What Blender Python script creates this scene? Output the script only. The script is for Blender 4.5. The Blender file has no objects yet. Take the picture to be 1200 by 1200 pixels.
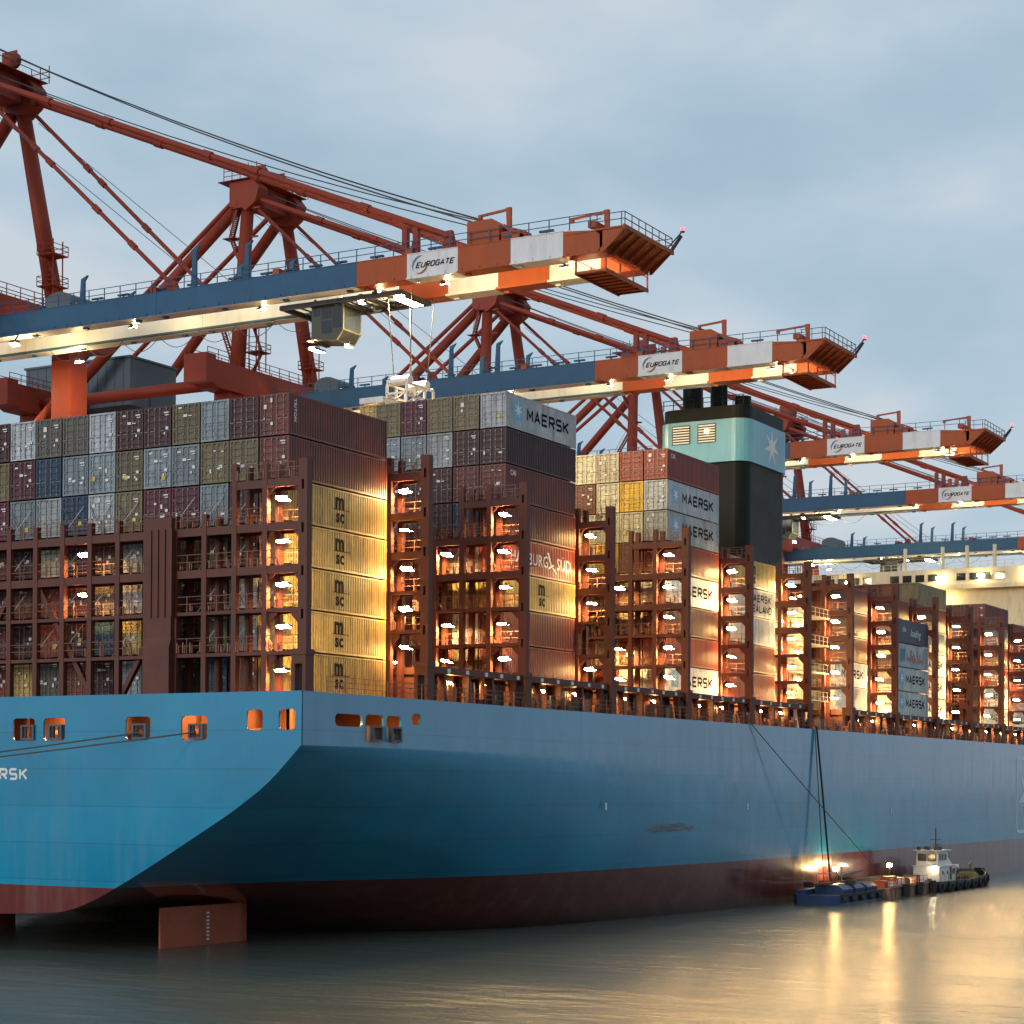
import bpy, bmesh, math, random
from mathutils import Vector, Matrix

RND = random.Random(11)
scene = bpy.context.scene

# ------------------------------------------------------------------ camera
# world axes: X to starboard, Y towards the bow, Z up; water at z = 0
CAM = Vector((78.862, -106.26, 12.148))
YAW, PIT, ROL, FPX, CY = -0.514, 0.006, 0.006, 2311.8, 904.55
c_, s_ = math.cos(YAW), math.sin(YAW)
r0, w0, u0 = Vector((c_, -s_, 0)), Vector((s_, c_, 0)), Vector((0, 0, 1))
w1 = math.cos(PIT) * w0 + math.sin(PIT) * u0
u1 = -math.sin(PIT) * w0 + math.cos(PIT) * u0
r2 = math.cos(ROL) * r0 + math.sin(ROL) * u1
u2 = -math.sin(ROL) * r0 + math.cos(ROL) * u1
cam_d = bpy.data.cameras.new("camera")
cam = bpy.data.objects.new("camera", cam_d)
scene.collection.objects.link(cam)
cam.matrix_world = Matrix(((r2.x, u2.x, -w1.x, CAM.x), (r2.y, u2.y, -w1.y, CAM.y), (r2.z, u2.z, -w1.z, CAM.z), (0, 0, 0, 1)))
cam_d.sensor_width = 36
cam_d.lens = FPX / 1200 * 36
cam_d.shift_y = (CY - 600) / 1200
cam_d.clip_start = 1
cam_d.clip_end = 20000
scene.camera = cam


def ray(x, y):
    return w1 + r2 * ((x - 600) / FPX) + u2 * ((CY - y) / FPX)


def onX(x, y, X):
    d = ray(x, y)
    return CAM + d * ((X - CAM.x) / d.x)


def onY(x, y, Y):
    d = ray(x, y)
    return CAM + d * ((Y - CAM.y) / d.y)


# ------------------------------------------------------------------ sky, sun, exposure
SUN_EL, SUN_AZ = math.radians(13), math.radians(190)   # azimuth from +Y, clockwise
world = bpy.data.worlds.new("World")
scene.world = world
world.use_nodes = True
wn, wl = world.node_tree.nodes, world.node_tree.links
wn.clear()
sky = wn.new("ShaderNodeTexSky")
sky.sky_type = 'NISHITA'
sky.sun_disc = False
sky.sun_elevation = SUN_EL
sky.sun_rotation = SUN_AZ
sky.air_density = 1.4
sky.dust_density = 2.0
tc = wn.new("ShaderNodeTexCoord")
mp = wn.new("ShaderNodeMapping")
mp.inputs['Scale'].default_value = (2.2, 2.2, 5.0)
mp.inputs['Rotation'].default_value = (0.10, 0.06, 0.5)
wl.new(tc.outputs['Generated'], mp.inputs['Vector'])
n1 = wn.new("ShaderNodeTexNoise")
n1.inputs['Scale'].default_value = 2.6
n1.inputs['Detail'].default_value = 4
n1.inputs['Roughness'].default_value = 0.5
n1.inputs['Distortion'].default_value = 0.15
wl.new(mp.outputs['Vector'], n1.inputs['Vector'])
rmp = wn.new("ShaderNodeValToRGB")
rmp.color_ramp.elements[0].position = 0.34
rmp.color_ramp.elements[0].color = (0.375, 0.505, 0.62, 1)
rmp.color_ramp.elements[1].position = 0.68
rmp.color_ramp.elements[1].color = (0.585, 0.655, 0.725, 1)
e = rmp.color_ramp.elements.new(0.5)
e.color = (0.445, 0.575, 0.69, 1)
wl.new(n1.outputs['Fac'], rmp.inputs['Fac'])
sxyz = wn.new('ShaderNodeSeparateXYZ')
wl.new(tc.outputs['Generated'], sxyz.inputs[0])
hz = wn.new('ShaderNodeMapRange')
hz.inputs['From Min'].default_value = 0.12
hz.inputs['From Max'].default_value = 0.0
hz.inputs['To Max'].default_value = 0.65
wl.new(sxyz.outputs['Z'], hz.inputs['Value'])
hmix = wn.new('ShaderNodeMixRGB')
hmix.inputs['Color2'].default_value = (0.60, 0.53, 0.55, 1)
wl.new(hz.outputs[0], hmix.inputs['Fac'])
wl.new(rmp.outputs[0], hmix.inputs['Color1'])
bg_sky = wn.new("ShaderNodeBackground")
bg_sky.inputs['Strength'].default_value = 0.06
bg_cl = wn.new("ShaderNodeBackground")
bg_cl.inputs['Strength'].default_value = 1.08
wl.new(sky.outputs[0], bg_sky.inputs['Color'])
wl.new(hmix.outputs[0], bg_cl.inputs['Color'])
mx = wn.new("ShaderNodeMixShader")
mx.inputs[0].default_value = 0.9
wl.new(bg_sky.outputs[0], mx.inputs[1])
wl.new(bg_cl.outputs[0], mx.inputs[2])
wo = wn.new("ShaderNodeOutputWorld")
wl.new(mx.outputs[0], wo.inputs['Surface'])

sun_d = bpy.data.lights.new("sun", 'SUN')
sun_d.energy = 1.3
sun_d.angle = math.radians(25)
sun_d.color = (1.0, 0.93, 0.88)
sun = bpy.data.objects.new("sun", sun_d)
scene.collection.objects.link(sun)
sd = Vector((math.sin(SUN_AZ) * math.cos(SUN_EL), math.cos(SUN_AZ) * math.cos(SUN_EL), math.sin(SUN_EL)))
sun.rotation_euler = sd.to_track_quat('Z', 'Y').to_euler()
sun.location = sd * 400

vs = scene.view_settings
vs.view_transform = 'Standard'
vs.look = 'None'
vs.exposure = 0.0
vs.gamma = 1.0
vs.use_curve_mapping = False
scene.cycles.use_denoising = True
scene.cycles.max_bounces = 5
scene.cycles.diffuse_bounces = 3
scene.cycles.glossy_bounces = 3
scene.cycles.sample_clamp_indirect = 6
scene.cycles.use_light_tree = True
scene.cycles.caustics_reflective = False
scene.cycles.caustics_refractive = False


# ------------------------------------------------------------------ helpers
class MB:
    """collects faces, then links them as ONE mesh"""

    def __init__(s):
        s.v, s.f, s.m = [], [], []

    def poly(s, pts, m=0):
        b = len(s.v)
        s.v += [tuple(p) for p in pts]
        s.f.append(tuple(range(b, b + len(pts))))
        s.m.append(m)
        return s

    def box(s, x0, x1, y0, y1, z0, z1, m=0):
        b = len(s.v)
        s.v += [(x0, y0, z0), (x1, y0, z0), (x1, y1, z0), (x0, y1, z0), (x0, y0, z1), (x1, y0, z1), (x1, y1, z1), (x0, y1, z1)]
        for f in ((3, 2, 1, 0), (4, 5, 6, 7), (0, 1, 5, 4), (1, 2, 6, 5), (2, 3, 7, 6), (3, 0, 4, 7)):
            s.f.append(tuple(b + i for i in f))
            s.m.append(m)
        return s

    def ring(s, pts_list, m=0, caps=True, closed=True):
        """loft through equal-length loops"""
        b = len(s.v)
        n = len(pts_list[0])
        for L in pts_list:
            s.v += [tuple(p) for p in L]
        for k in range(len(pts_list) - 1):
            for i in range(n if closed else n - 1):
                j = (i + 1) % n
                s.f.append((b + k * n + i, b + k * n + j, b + (k + 1) * n + j, b + (k + 1) * n + i))
                s.m.append(m)
        if caps:
            s.f.append(tuple(b + i for i in reversed(range(n))))
            s.m.append(m)
            s.f.append(tuple(b + (len(pts_list) - 1) * n + i for i in range(n)))
            s.m.append(m)
        return s

    def tube(s, p, q, r, n=8, m=0, r2_=None, caps=True):
        p, q = Vector(p), Vector(q)
        d = (q - p).normalized()
        a = d.cross(Vector((0, 0, 1)) if abs(d.z) < .95 else Vector((1, 0, 0))).normalized()
        b = d.cross(a)
        rq = r if r2_ is None else r2_
        L = []
        for P, R in ((p, r), (q, rq)):
            L.append([P + (a * math.cos(t) + b * math.sin(t)) * R for t in [2 * math.pi * i / n + math.pi / n for i in range(n)]])
        return s.ring(L, m, caps)

    def path(s, pts, r, n=6, m=0):
        for i in range(len(pts) - 1):
            s.tube(pts[i], pts[i + 1], r, n, m)
        return s

    def bar(s, p, q, w, h, m=0):
        """rectangular beam; w sideways, h upwards"""
        p, q = Vector(p), Vector(q)
        d = (q - p).normalized()
        a = d.cross(Vector((0, 0, 1)))
        a = a.normalized() if a.length > 1e-4 else Vector((1, 0, 0))
        b = a.cross(d)
        L = []
        for P in (p, q):
            L.append([P + a * (w / 2 * i) + b * (h / 2 * j) for i, j in ((-1, -1), (1, -1), (1, 1), (-1, 1))])
        return s.ring(L, m)

    def prism(s, poly, axis, a0, a1, m=0):
        """2D outline pushed along an axis: 'x' -> (y,z), 'y' -> (x,z), 'z' -> (x,y)"""
        def P(u, v, a):
            return {'x': (a, u, v), 'y': (u, a, v), 'z': (u, v, a)}[axis]
        return s.ring([[P(u, v, a0) for u, v in poly], [P(u, v, a1) for u, v in poly]], m)

    def mesh(s, name, smooth=False):
        me = bpy.data.meshes.new(name)
        me.from_pydata(s.v, [], s.f)
        if any(s.m):
            me.polygons.foreach_set('material_index', s.m)
        bm = bmesh.new()
        bm.from_mesh(me)
        bmesh.ops.recalc_face_normals(bm, faces=bm.faces)
        bm.to_mesh(me)
        bm.free()
        if smooth:
            me.polygons.foreach_set('use_smooth', [True] * len(me.polygons))
        me.update()
        return me


def link(o):
    scene.collection.objects.link(o)
    return o


def obj(name, mb, mats, parent=None, loc=None, smooth=False, **props):
    me = mb.mesh(name, smooth) if isinstance(mb, MB) else mb
    if mats is not None:
        for mt in (mats if isinstance(mats, (list, tuple)) else [mats]):
            me.materials.append(mt)
    o = link(bpy.data.objects.new(name, me))
    if parent is not None:
        o.parent = parent
    if loc is not None:
        o.location = loc
    elif parent is not None:
        o.location = -parent.location
    for k, v in props.items():
        o[k] = v
    return o


def empty(name, loc, label, category, group=None):
    o = link(bpy.data.objects.new(name, None))
    o.location = loc
    o.empty_display_size = 0.5
    o['label'] = label
    o['category'] = category
    if group:
        o['group'] = group
    return o


def copy_tree(o, parent=None):
    c = link(o.copy())
    if parent is not None:
        c.parent = parent
    for ch in KIDS.get(o.name, []):
        copy_tree(ch, c)
    return c


# ------------------------------------------------------------------ materials
MATS = {}


def paint(name, col, rough=0.5, metal=0.0, var=0.25, dirt=0.3, dirtcol=(0.05, 0.035, 0.025), scale=0.6, objcol=False, streak=True, coat=0.0, spec=0.5):
    if name in MATS:
        return MATS[name]
    m = bpy.data.materials.new(name)
    m.use_nodes = True
    N, L = m.node_tree.nodes, m.node_tree.links
    b = N['Principled BSDF']
    b.inputs['Metallic'].default_value = metal
    b.inputs['Coat Weight'].default_value = coat
    b.inputs['Coat Roughness'].default_value = 0.12
    b.inputs['Specular IOR Level'].default_value = spec
    tcn = N.new('ShaderNodeTexCoord')
    oi = N.new('ShaderNodeObjectInfo')
    add = N.new('ShaderNodeVectorMath')
    add.operation = 'ADD'
    mul = N.new('ShaderNodeMath')
    mul.operation = 'MULTIPLY'
    mul.inputs[1].default_value = 173.0
    L.new(oi.outputs['Random'], mul.inputs[0])
    L.new(tcn.outputs['Object'], add.inputs[0])
    L.new(mul.outputs[0], add.inputs[1])
    mpn = N.new('ShaderNodeMapping')
    mpn.inputs['Scale'].default_value = (scale * 3, scale * 3, scale * 0.5) if streak else (scale,) * 3
    L.new(add.outputs[0], mpn.inputs['Vector'])
    na = N.new('ShaderNodeTexNoise')
    na.inputs['Scale'].default_value = 1.0
    na.inputs['Detail'].default_value = 5
    na.inputs['Roughness'].default_value = 0.65
    L.new(mpn.outputs[0], na.inputs['Vector'])
    nb = N.new('ShaderNodeTexNoise')
    nb.inputs['Scale'].default_value = scale * 0.7
    nb.inputs['Detail'].default_value = 6
    nb.inputs['Roughness'].default_value = 0.7
    L.new(add.outputs[0], nb.inputs['Vector'])
    # value variation
    hsv = N.new('ShaderNodeHueSaturation')
    vr = N.new('ShaderNodeMapRange')
    vr.inputs['From Min'].default_value = 0.25
    vr.inputs['From Max'].default_value = 0.75
    vr.inputs['To Min'].default_value = 1 - var
    vr.inputs['To Max'].default_value = 1 + var
    L.new(nb.outputs['Fac'], vr.inputs['Value'])
    L.new(vr.outputs[0], hsv.inputs['Value'])
    if objcol:
        L.new(oi.outputs['Color'], hsv.inputs['Color'])
    else:
        hsv.inputs['Color'].default_value = (*col, 1)
    mix = N.new('ShaderNodeMixRGB')
    mix.inputs['Color2'].default_value = (*dirtcol, 1)
    dr = N.new('ShaderNodeMapRange')
    dr.inputs['From Min'].default_value = 0.50
    dr.inputs['From Max'].default_value = 0.72
    dr.inputs['To Max'].default_value = dirt
    L.new(na.outputs['Fac'], dr.inputs['Value'])
    L.new(dr.outputs[0], mix.inputs['Fac'])
    L.new(hsv.outputs[0], mix.inputs['Color1'])
    L.new(mix.outputs[0], b.inputs['Base Color'])
    rr = N.new('ShaderNodeMapRange')
    rr.inputs['To Min'].default_value = max(0.05, rough - 0.12)
    rr.inputs['To Max'].default_value = min(1, rough + 0.15)
    L.new(nb.outputs['Fac'], rr.inputs['Value'])
    L.new(rr.outputs[0], b.inputs['Roughness'])
    MATS[name] = m
    return m


def emit(name, col, strength):
    m = bpy.data.materials.new(name)
    m.use_nodes = True
    N, L = m.node_tree.nodes, m.node_tree.links
    N.remove(N['Principled BSDF'])
    em = N.new('ShaderNodeEmission')
    em.inputs['Color'].default_value = (*col, 1)
    em.inputs['Strength'].default_value = strength
    L.new(em.outputs[0], N['Material Output'].inputs['Surface'])
    return m


M_CONT = paint('container_paint', (1, 1, 1), rough=0.5, var=0.4, dirt=0.7, objcol=True, scale=0.55)
M_DOOR = paint('container_door_paint', (1, 1, 1), rough=0.5, var=0.3, dirt=0.55, objcol=True, scale=0.9)
M_GALV = paint('galvanised_steel', (0.20, 0.20, 0.20), rough=0.45, metal=0.6, var=0.2, dirt=0.4)
M_STICK = paint('placard_white', (0.72, 0.72, 0.70), rough=0.6, var=0.1, dirt=0.2)
M_FAIR = paint('fairlead_grey', (0.07, 0.10, 0.13), rough=0.5, var=0.2, dirt=0.3)
M_STICKY = paint('placard_yellow', (0.65, 0.42, 0.04), rough=0.6, var=0.1, dirt=0.2)
M_BLACK = paint('lettering_black', (0.010, 0.010, 0.012), rough=0.85, var=0.1, dirt=0.05, spec=0.1)
M_WHITE = paint('lettering_white', (0.75, 0.75, 0.74), rough=0.5, var=0.1, dirt=0.15)
M_LBLUE = paint('emblem_blue', (0.20, 0.43, 0.58), rough=0.5, var=0.1, dirt=0.1)
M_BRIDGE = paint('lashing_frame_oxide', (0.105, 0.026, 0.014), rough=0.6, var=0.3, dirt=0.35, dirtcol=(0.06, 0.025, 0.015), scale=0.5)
M_RAIL = paint('guard_rail_steel', (0.22, 0.09, 0.05), rough=0.5, var=0.2, dirt=0.3)
M_DECK = paint('deck_oxide', (0.12, 0.04, 0.028), rough=0.7, var=0.3, dirt=0.4)
M_DARK = paint('dark_steel', (0.035, 0.034, 0.036), rough=0.5, var=0.2, dirt=0.2)
M_CREAM = paint('superstructure_cream', (0.70, 0.62, 0.42), rough=0.5, var=0.1, dirt=0.25)
M_CRED = paint('crane_orange_red', (0.24, 0.030, 0.011), rough=0.55, var=0.2, dirt=0.25, scale=0.3, spec=0.3)
M_CBLUE = paint('crane_blue', (0.028, 0.095, 0.180), rough=0.5, var=0.18, dirt=0.15, dirtcol=(0.03, 0.035, 0.04), scale=0.3, spec=0.25)
M_CORANGE = paint('boom_orange', (0.36, 0.070, 0.016), rough=0.5, var=0.15, dirt=0.2, scale=0.3, spec=0.25)
M_CWHITE = paint('boom_white', (0.66, 0.66, 0.66), rough=0.45, var=0.08, dirt=0.2, scale=0.3)
M_CABLE = paint('wire_rope', (0.03, 0.03, 0.035), rough=0.5, metal=0.3, var=0.1, dirt=0.1)
M_HOUSE = paint('machine_house_blue', (0.06, 0.085, 0.11), rough=0.5, var=0.15, dirt=0.25)
M_CAB = paint('cab_olive', (0.05, 0.05, 0.035), rough=0.5, var=0.2, dirt=0.2)
M_FUNBLK = paint('funnel_black', (0.008, 0.010, 0.010), rough=0.42, var=0.3, dirt=0.1, dirtcol=(0.02, 0.018, 0.012), coat=0.0, spec=0.12)
M_FUNBAND = paint('funnel_turquoise', (0.12, 0.37, 0.50), rough=0.3, var=0.08, dirt=0.12, coat=0.3)
M_ORANGEBOX = paint('interior_orange', (0.42, 0.16, 0.07), rough=0.6, var=0.2, dirt=0.25)
M_QUAY = paint('quay_concrete', (0.26, 0.25, 0.24), rough=0.85, var=0.25, dirt=0.3, streak=False, scale=0.12)
M_RUBBER = paint('fender_rubber', (0.018, 0.018, 0.018), rough=0.8, var=0.2, dirt=0.1)
M_BARGEBLUE = paint('barge_blue', (0.012, 0.045, 0.13), rough=0.45, var=0.2, dirt=0.35)
M_BARGEGREY = paint('pontoon_rusty', (0.30, 0.17, 0.12), rough=0.6, var=0.25, dirt=0.5)
M_TUGWHITE = paint('tug_white', (0.70, 0.70, 0.67), rough=0.4, var=0.08, dirt=0.2)
M_TUGHULL = paint('tug_hull_dark', (0.030, 0.030, 0.034), rough=0.5, var=0.2, dirt=0.3)
M_TUGDECK = paint('tug_deck', (0.10, 0.07, 0.05), rough=0.7, var=0.2, dirt=0.3)
M_RUDDER = paint('rudder_antifouling', (0.36, 0.075, 0.030), rough=0.55, var=0.2, dirt=0.35)
M_OLD = paint('tarpaulin_olive', (0.28, 0.24, 0.08), rough=0.8, var=0.3, dirt=0.3)
M_ROPE = paint('mooring_rope', (0.10, 0.085, 0.06), rough=0.9, var=0.2, dirt=0.1)
M_TEALTXT = paint('sign_teal', (0.05, 0.17, 0.24), rough=0.5, var=0.1, dirt=0.1)
M_REDTXT = paint('sign_red', (0.35, 0.08, 0.05), rough=0.5, var=0.1, dirt=0.1)
M_GLASS = bpy.data.materials.new('window_glass')
M_GLASS.use_nodes = True
_b = M_GLASS.node_tree.nodes['Principled BSDF']
_b.inputs['Base Color'].default_value = (0.02, 0.025, 0.03, 1)
_b.inputs['Roughness'].default_value = 0.06
_b.inputs['Specular IOR Level'].default_value = 0.7

LAMP_COL = (1.0, 0.63, 0.24)
M_LAMP = emit('sodium_lamp', LAMP_COL, 760)
M_LAMP2 = emit('sodium_lamp_aged', (1.0, 0.56, 0.18), 380)
M_LAMPS = emit('sodium_lamp_small', (1.0, 0.58, 0.20), 420)
M_LAMPC = emit('crane_floodlight', (1.0, 0.72, 0.32), 1100)
M_LAMPB = emit('boom_floodlight', (1.0, 0.76, 0.34), 620)
M_LAMPW = emit('deck_lamp_warm', (1.0, 0.80, 0.42), 260)
M_LAMPA = emit('accommodation_lamp', (1.0, 0.72, 0.32), 150)
M_LOUVRE = emit('lit_louvre', (1.0, 0.82, 0.5), 1.1)
M_LAMPI = emit('mooring_deck_lamp', (1.0, 0.52, 0.19), 500)
M_BEACON = emit('aviation_beacon_red', (1.0, 0.10, 0.13), 4)

# hull: blue topsides, antifouling red below the paint line, streaks, weld seams
M_HULL = bpy.data.materials.new('hull_paint')
M_HULL.use_nodes = True
N, L = M_HULL.node_tree.nodes, M_HULL.node_tree.links
hb = N['Principled BSDF']
hb.inputs['Coat Weight'].default_value = 1.0
hb.inputs['Coat IOR'].default_value = 1.68
hb.inputs['Specular IOR Level'].default_value = 0.15
hb.inputs['Coat Roughness'].default_value = 0.06
geo = N.new('ShaderNodeNewGeometry')
sep = N.new('ShaderNodeSeparateXYZ')
L.new(geo.outputs['Position'], sep.inputs[0])
thr = N.new('ShaderNodeMath')
thr.operation = 'GREATER_THAN'
thr.inputs[1].default_value = 4.75
L.new(sep.outputs['Z'], thr.inputs[0])
mpn = N.new('ShaderNodeMapping')
mpn.inputs['Scale'].default_value = (0.6, 0.6, 0.07)
L.new(geo.outputs['Position'], mpn.inputs['Vector'])
ns = N.new('ShaderNodeTexNoise')
ns.inputs['Scale'].default_value = 1.0
ns.inputs['Detail'].default_value = 6
ns.inputs['Roughness'].default_value = 0.65
L.new(mpn.outputs[0], ns.inputs['Vector'])
nl = N.new('ShaderNodeTexNoise')
nl.inputs['Scale'].default_value = 0.11
nl.inputs['Detail'].default_value = 5
L.new(geo.outputs['Position'], nl.inputs['Vector'])
blue = N.new('ShaderNodeValToRGB')
blue.color_ramp.elements[0].position = 0.3
blue.color_ramp.elements[0].color = (0.000, 0.205, 0.365, 1)
blue.color_ramp.elements[1].position = 0.75
blue.color_ramp.elements[1].color = (0.002, 0.275, 0.470, 1)
L.new(nl.outputs['Fac'], blue.inputs['Fac'])
red = N.new('ShaderNodeValToRGB')
red.color_ramp.elements[0].position = 0.3
red.color_ramp.elements[0].color = (0.105, 0.018, 0.018, 1)
red.color_ramp.elements[1].position = 0.7
red.color_ramp.elements[1].color = (0.165, 0.032, 0.026, 1)
L.new(ns.outputs['Fac'], red.inputs['Fac'])
mxh = N.new('ShaderNodeMixRGB')
L.new(thr.outputs[0], mxh.inputs['Fac'])
L.new(red.outputs[0], mxh.inputs['Color1'])
L.new(blue.outputs[0], mxh.inputs['Color2'])
# vertical run-off streaks (grime) on the topsides
st = N.new('ShaderNodeMapRange')
st.inputs['From Min'].default_value = 0.52
st.inputs['From Max'].default_value = 0.75
st.inputs['To Max'].default_value = 0.15
L.new(ns.outputs['Fac'], st.inputs['Value'])
mxs = N.new('ShaderNodeMixRGB')
mxs.inputs['Color2'].default_value = (0.20, 0.22, 0.23, 1)
L.new(st.outputs[0], mxs.inputs['Fac'])
L.new(mxh.outputs[0], mxs.inputs['Color1'])
# scrapes left by tugs, long along the hull
mps = N.new('ShaderNodeMapping')
mps.inputs['Scale'].default_value = (0.05, 0.055, 1.1)
L.new(geo.outputs['Position'], mps.inputs['Vector'])
nsc = N.new('ShaderNodeTexNoise')
nsc.inputs['Scale'].default_value = 1.0
nsc.inputs['Detail'].default_value = 9
nsc.inputs['Roughness'].default_value = 0.75
L.new(mps.outputs[0], nsc.inputs['Vector'])
sc = N.new('ShaderNodeMapRange')
sc.inputs['From Min'].default_value = 0.66
sc.inputs['From Max'].default_value = 0.72
sc.inputs['To Max'].default_value = 0.8
L.new(nsc.outputs['Fac'], sc.inputs['Value'])
def win(sock, c, h):
    a = N.new('ShaderNodeMath'); a.operation = 'SUBTRACT'; a.inputs[1].default_value = c
    L.new(sock, a.inputs[0])
    b_ = N.new('ShaderNodeMath'); b_.operation = 'ABSOLUTE'
    L.new(a.outputs[0], b_.inputs[0])
    d_ = N.new('ShaderNodeMapRange'); d_.inputs['From Min'].default_value = h; d_.inputs['From Max'].default_value = h * .3
    L.new(b_.outputs[0], d_.inputs['Value'])
    return d_.outputs[0]


mps2 = N.new('ShaderNodeMapping')
mps2.inputs['Scale'].default_value = (0.1, 0.16, 2.6)
L.new(geo.outputs['Position'], mps2.inputs['Vector'])
nsc2 = N.new('ShaderNodeTexNoise')
nsc2.inputs['Detail'].default_value = 8
nsc2.inputs['Roughness'].default_value = 0.8
nsc2.inputs['Scale'].default_value = 1.0
L.new(mps2.outputs[0], nsc2.inputs['Vector'])
w_y = win(sep.outputs['Y'], 58.5, 17)
w_z = win(sep.outputs['Z'], 8.25, 1.0)
m1 = N.new('ShaderNodeMath'); m1.operation = 'MULTIPLY'
L.new(w_y, m1.inputs[0]); L.new(w_z, m1.inputs[1])
m2 = N.new('ShaderNodeMath'); m2.operation = 'MULTIPLY'
L.new(m1.outputs[0], m2.inputs[0]); L.new(nsc2.outputs['Fac'], m2.inputs[1])
sc2 = N.new('ShaderNodeMapRange')
sc2.inputs['From Min'].default_value = 0.46
sc2.inputs['From Max'].default_value = 0.52
sc2.inputs['To Max'].default_value = 0.9
L.new(m2.outputs[0], sc2.inputs['Value'])
mxa = N.new('ShaderNodeMath'); mxa.operation = 'MAXIMUM'
L.new(sc.outputs[0], mxa.inputs[0]); L.new(sc2.outputs[0], mxa.inputs[1])
mxc = N.new('ShaderNodeMixRGB')
mxc.inputs['Color2'].default_value = (0.02, 0.028, 0.035, 1)
L.new(mxa.outputs[0], mxc.inputs['Fac'])
L.new(mxs.outputs[0], mxc.inputs['Color1'])
alg = N.new('ShaderNodeMapRange')
alg.inputs['From Min'].default_value = 1.5
alg.inputs['From Max'].default_value = 0.2
alg.inputs['To Max'].default_value = 1.25
L.new(sep.outputs['Z'], alg.inputs['Value'])
algm = N.new('ShaderNodeMath'); algm.operation = 'MULTIPLY'; algm.use_clamp = True
L.new(alg.outputs[0], algm.inputs[0]); L.new(ns.outputs['Fac'], algm.inputs[1])
mxg = N.new('ShaderNodeMixRGB')
mxg.inputs['Color2'].default_value = (0.022, 0.024, 0.014, 1)
L.new(algm.outputs[0], mxg.inputs['Fac']); L.new(mxc.outputs[0], mxg.inputs['Color1'])
crr = N.new('ShaderNodeMapRange')
crr.inputs['From Min'].default_value = 0.35
crr.inputs['From Max'].default_value = 0.7
crr.inputs['To Min'].default_value = 0.04
crr.inputs['To Max'].default_value = 0.26
L.new(ns.outputs['Fac'], crr.inputs['Value'])
L.new(crr.outputs[0], hb.inputs['Coat Roughness'])
PLATE_OUT = mxg.outputs[0]
rg = N.new('ShaderNodeMapRange')
rg.inputs['To Min'].default_value = 0.22
rg.inputs['To Max'].default_value = 0.42
L.new(nl.outputs['Fac'], rg.inputs['Value'])
L.new(rg.outputs[0], hb.inputs['Roughness'])
# plate seams + slight plate buckling
cmb = N.new('ShaderNodeCombineXYZ')
L.new(sep.outputs['Y'], cmb.inputs['X'])
L.new(sep.outputs['Z'], cmb.inputs['Y'])
br = N.new('ShaderNodeTexBrick')
br.inputs['Scale'].default_value = 1.0
br.inputs['Brick Width'].default_value = 11.0
br.inputs['Row Height'].default_value = 2.6
br.inputs['Mortar Size'].default_value = 0.035
br.inputs['Color1'].default_value = (1, 1, 1, 1)
br.inputs['Color2'].default_value = (.72, .72, .72, 1)
br.inputs['Mortar'].default_value = (0, 0, 0, 1)
L.new(cmb.outputs[0], br.inputs['Vector'])
pv = N.new('ShaderNodeMapRange')
pv.inputs['To Min'].default_value = 0.72
pv.inputs['To Max'].default_value = 1.02
L.new(br.outputs['Color'], pv.inputs['Value'])
pm_ = N.new('ShaderNodeMixRGB')
pm_.blend_type = 'MULTIPLY'
pm_.inputs['Fac'].default_value = 1.0
L.new(PLATE_OUT, pm_.inputs['Color1'])
L.new(pv.outputs[0], pm_.inputs['Color2'])
L.new(pm_.outputs[0], hb.inputs['Base Color'])
nbk = N.new('ShaderNodeTexNoise')
nbk.inputs['Scale'].default_value = 0.6
nbk.inputs['Detail'].default_value = 2
L.new(geo.outputs['Position'], nbk.inputs['Vector'])
mad = N.new('ShaderNodeMath')
mad.operation = 'MULTIPLY_ADD'
mad.inputs[1].default_value = 0.25
L.new(br.outputs['Color'], mad.inputs[0])
L.new(nbk.outputs['Fac'], mad.inputs[2])
bp = N.new('ShaderNodeBump')
bp.inputs['Strength'].default_value = 0.32
bp.inputs['Distance'].default_value = 0.12
L.new(mad.outputs[0], bp.inputs['Height'])
L.new(bp.outputs[0], hb.inputs['Normal'])

# water
M_WATER = bpy.data.materials.new('harbour_water')
M_WATER.use_nodes = True
N, L = M_WATER.node_tree.nodes, M_WATER.node_tree.links
wb = N['Principled BSDF']
wb.inputs['Base Color'].default_value = (0.085, 0.098, 0.084, 1)
wb.inputs['Roughness'].default_value = 0.16
wb.inputs['IOR'].default_value = 1.33
geo = N.new('ShaderNodeNewGeometry')
mw = N.new('ShaderNodeMapping')
mw.inputs['Rotation'].default_value = (0, 0, -0.514)
mw.inputs['Scale'].default_value = (0.16, 0.42, 1)
L.new(geo.outputs['Position'], mw.inputs['Vector'])
nw = N.new('ShaderNodeTexNoise')
nw.inputs['Scale'].default_value = 1.0
nw.inputs['Detail'].default_value = 6
nw.inputs['Roughness'].default_value = 0.6
L.new(mw.outputs[0], nw.inputs['Vector'])
bw = N.new('ShaderNodeBump')
bw.inputs['Distance'].default_value = 0.5
L.new(nw.outputs['Fac'], bw.inputs['Height'])
mwp = N.new('ShaderNodeMapping')
mwp.inputs['Rotation'].default_value = (0, 0, -0.35)
mwp.inputs['Scale'].default_value = (0.018, 0.07, 1)
L.new(geo.outputs['Position'], mwp.inputs['Vector'])
nwp = N.new('ShaderNodeTexNoise')
nwp.inputs['Scale'].default_value = 1.0
nwp.inputs['Detail'].default_value = 5
nwp.inputs['Distortion'].default_value = 0.8
L.new(mwp.outputs[0], nwp.inputs['Vector'])
wst = N.new('ShaderNodeMapRange')
wst.inputs['From Min'].default_value = 0.35
wst.inputs['From Max'].default_value = 0.65
wst.inputs['To Min'].default_value = 0.35
wst.inputs['To Max'].default_value = 1.0
L.new(nwp.outputs['Fac'], wst.inputs['Value'])
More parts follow.
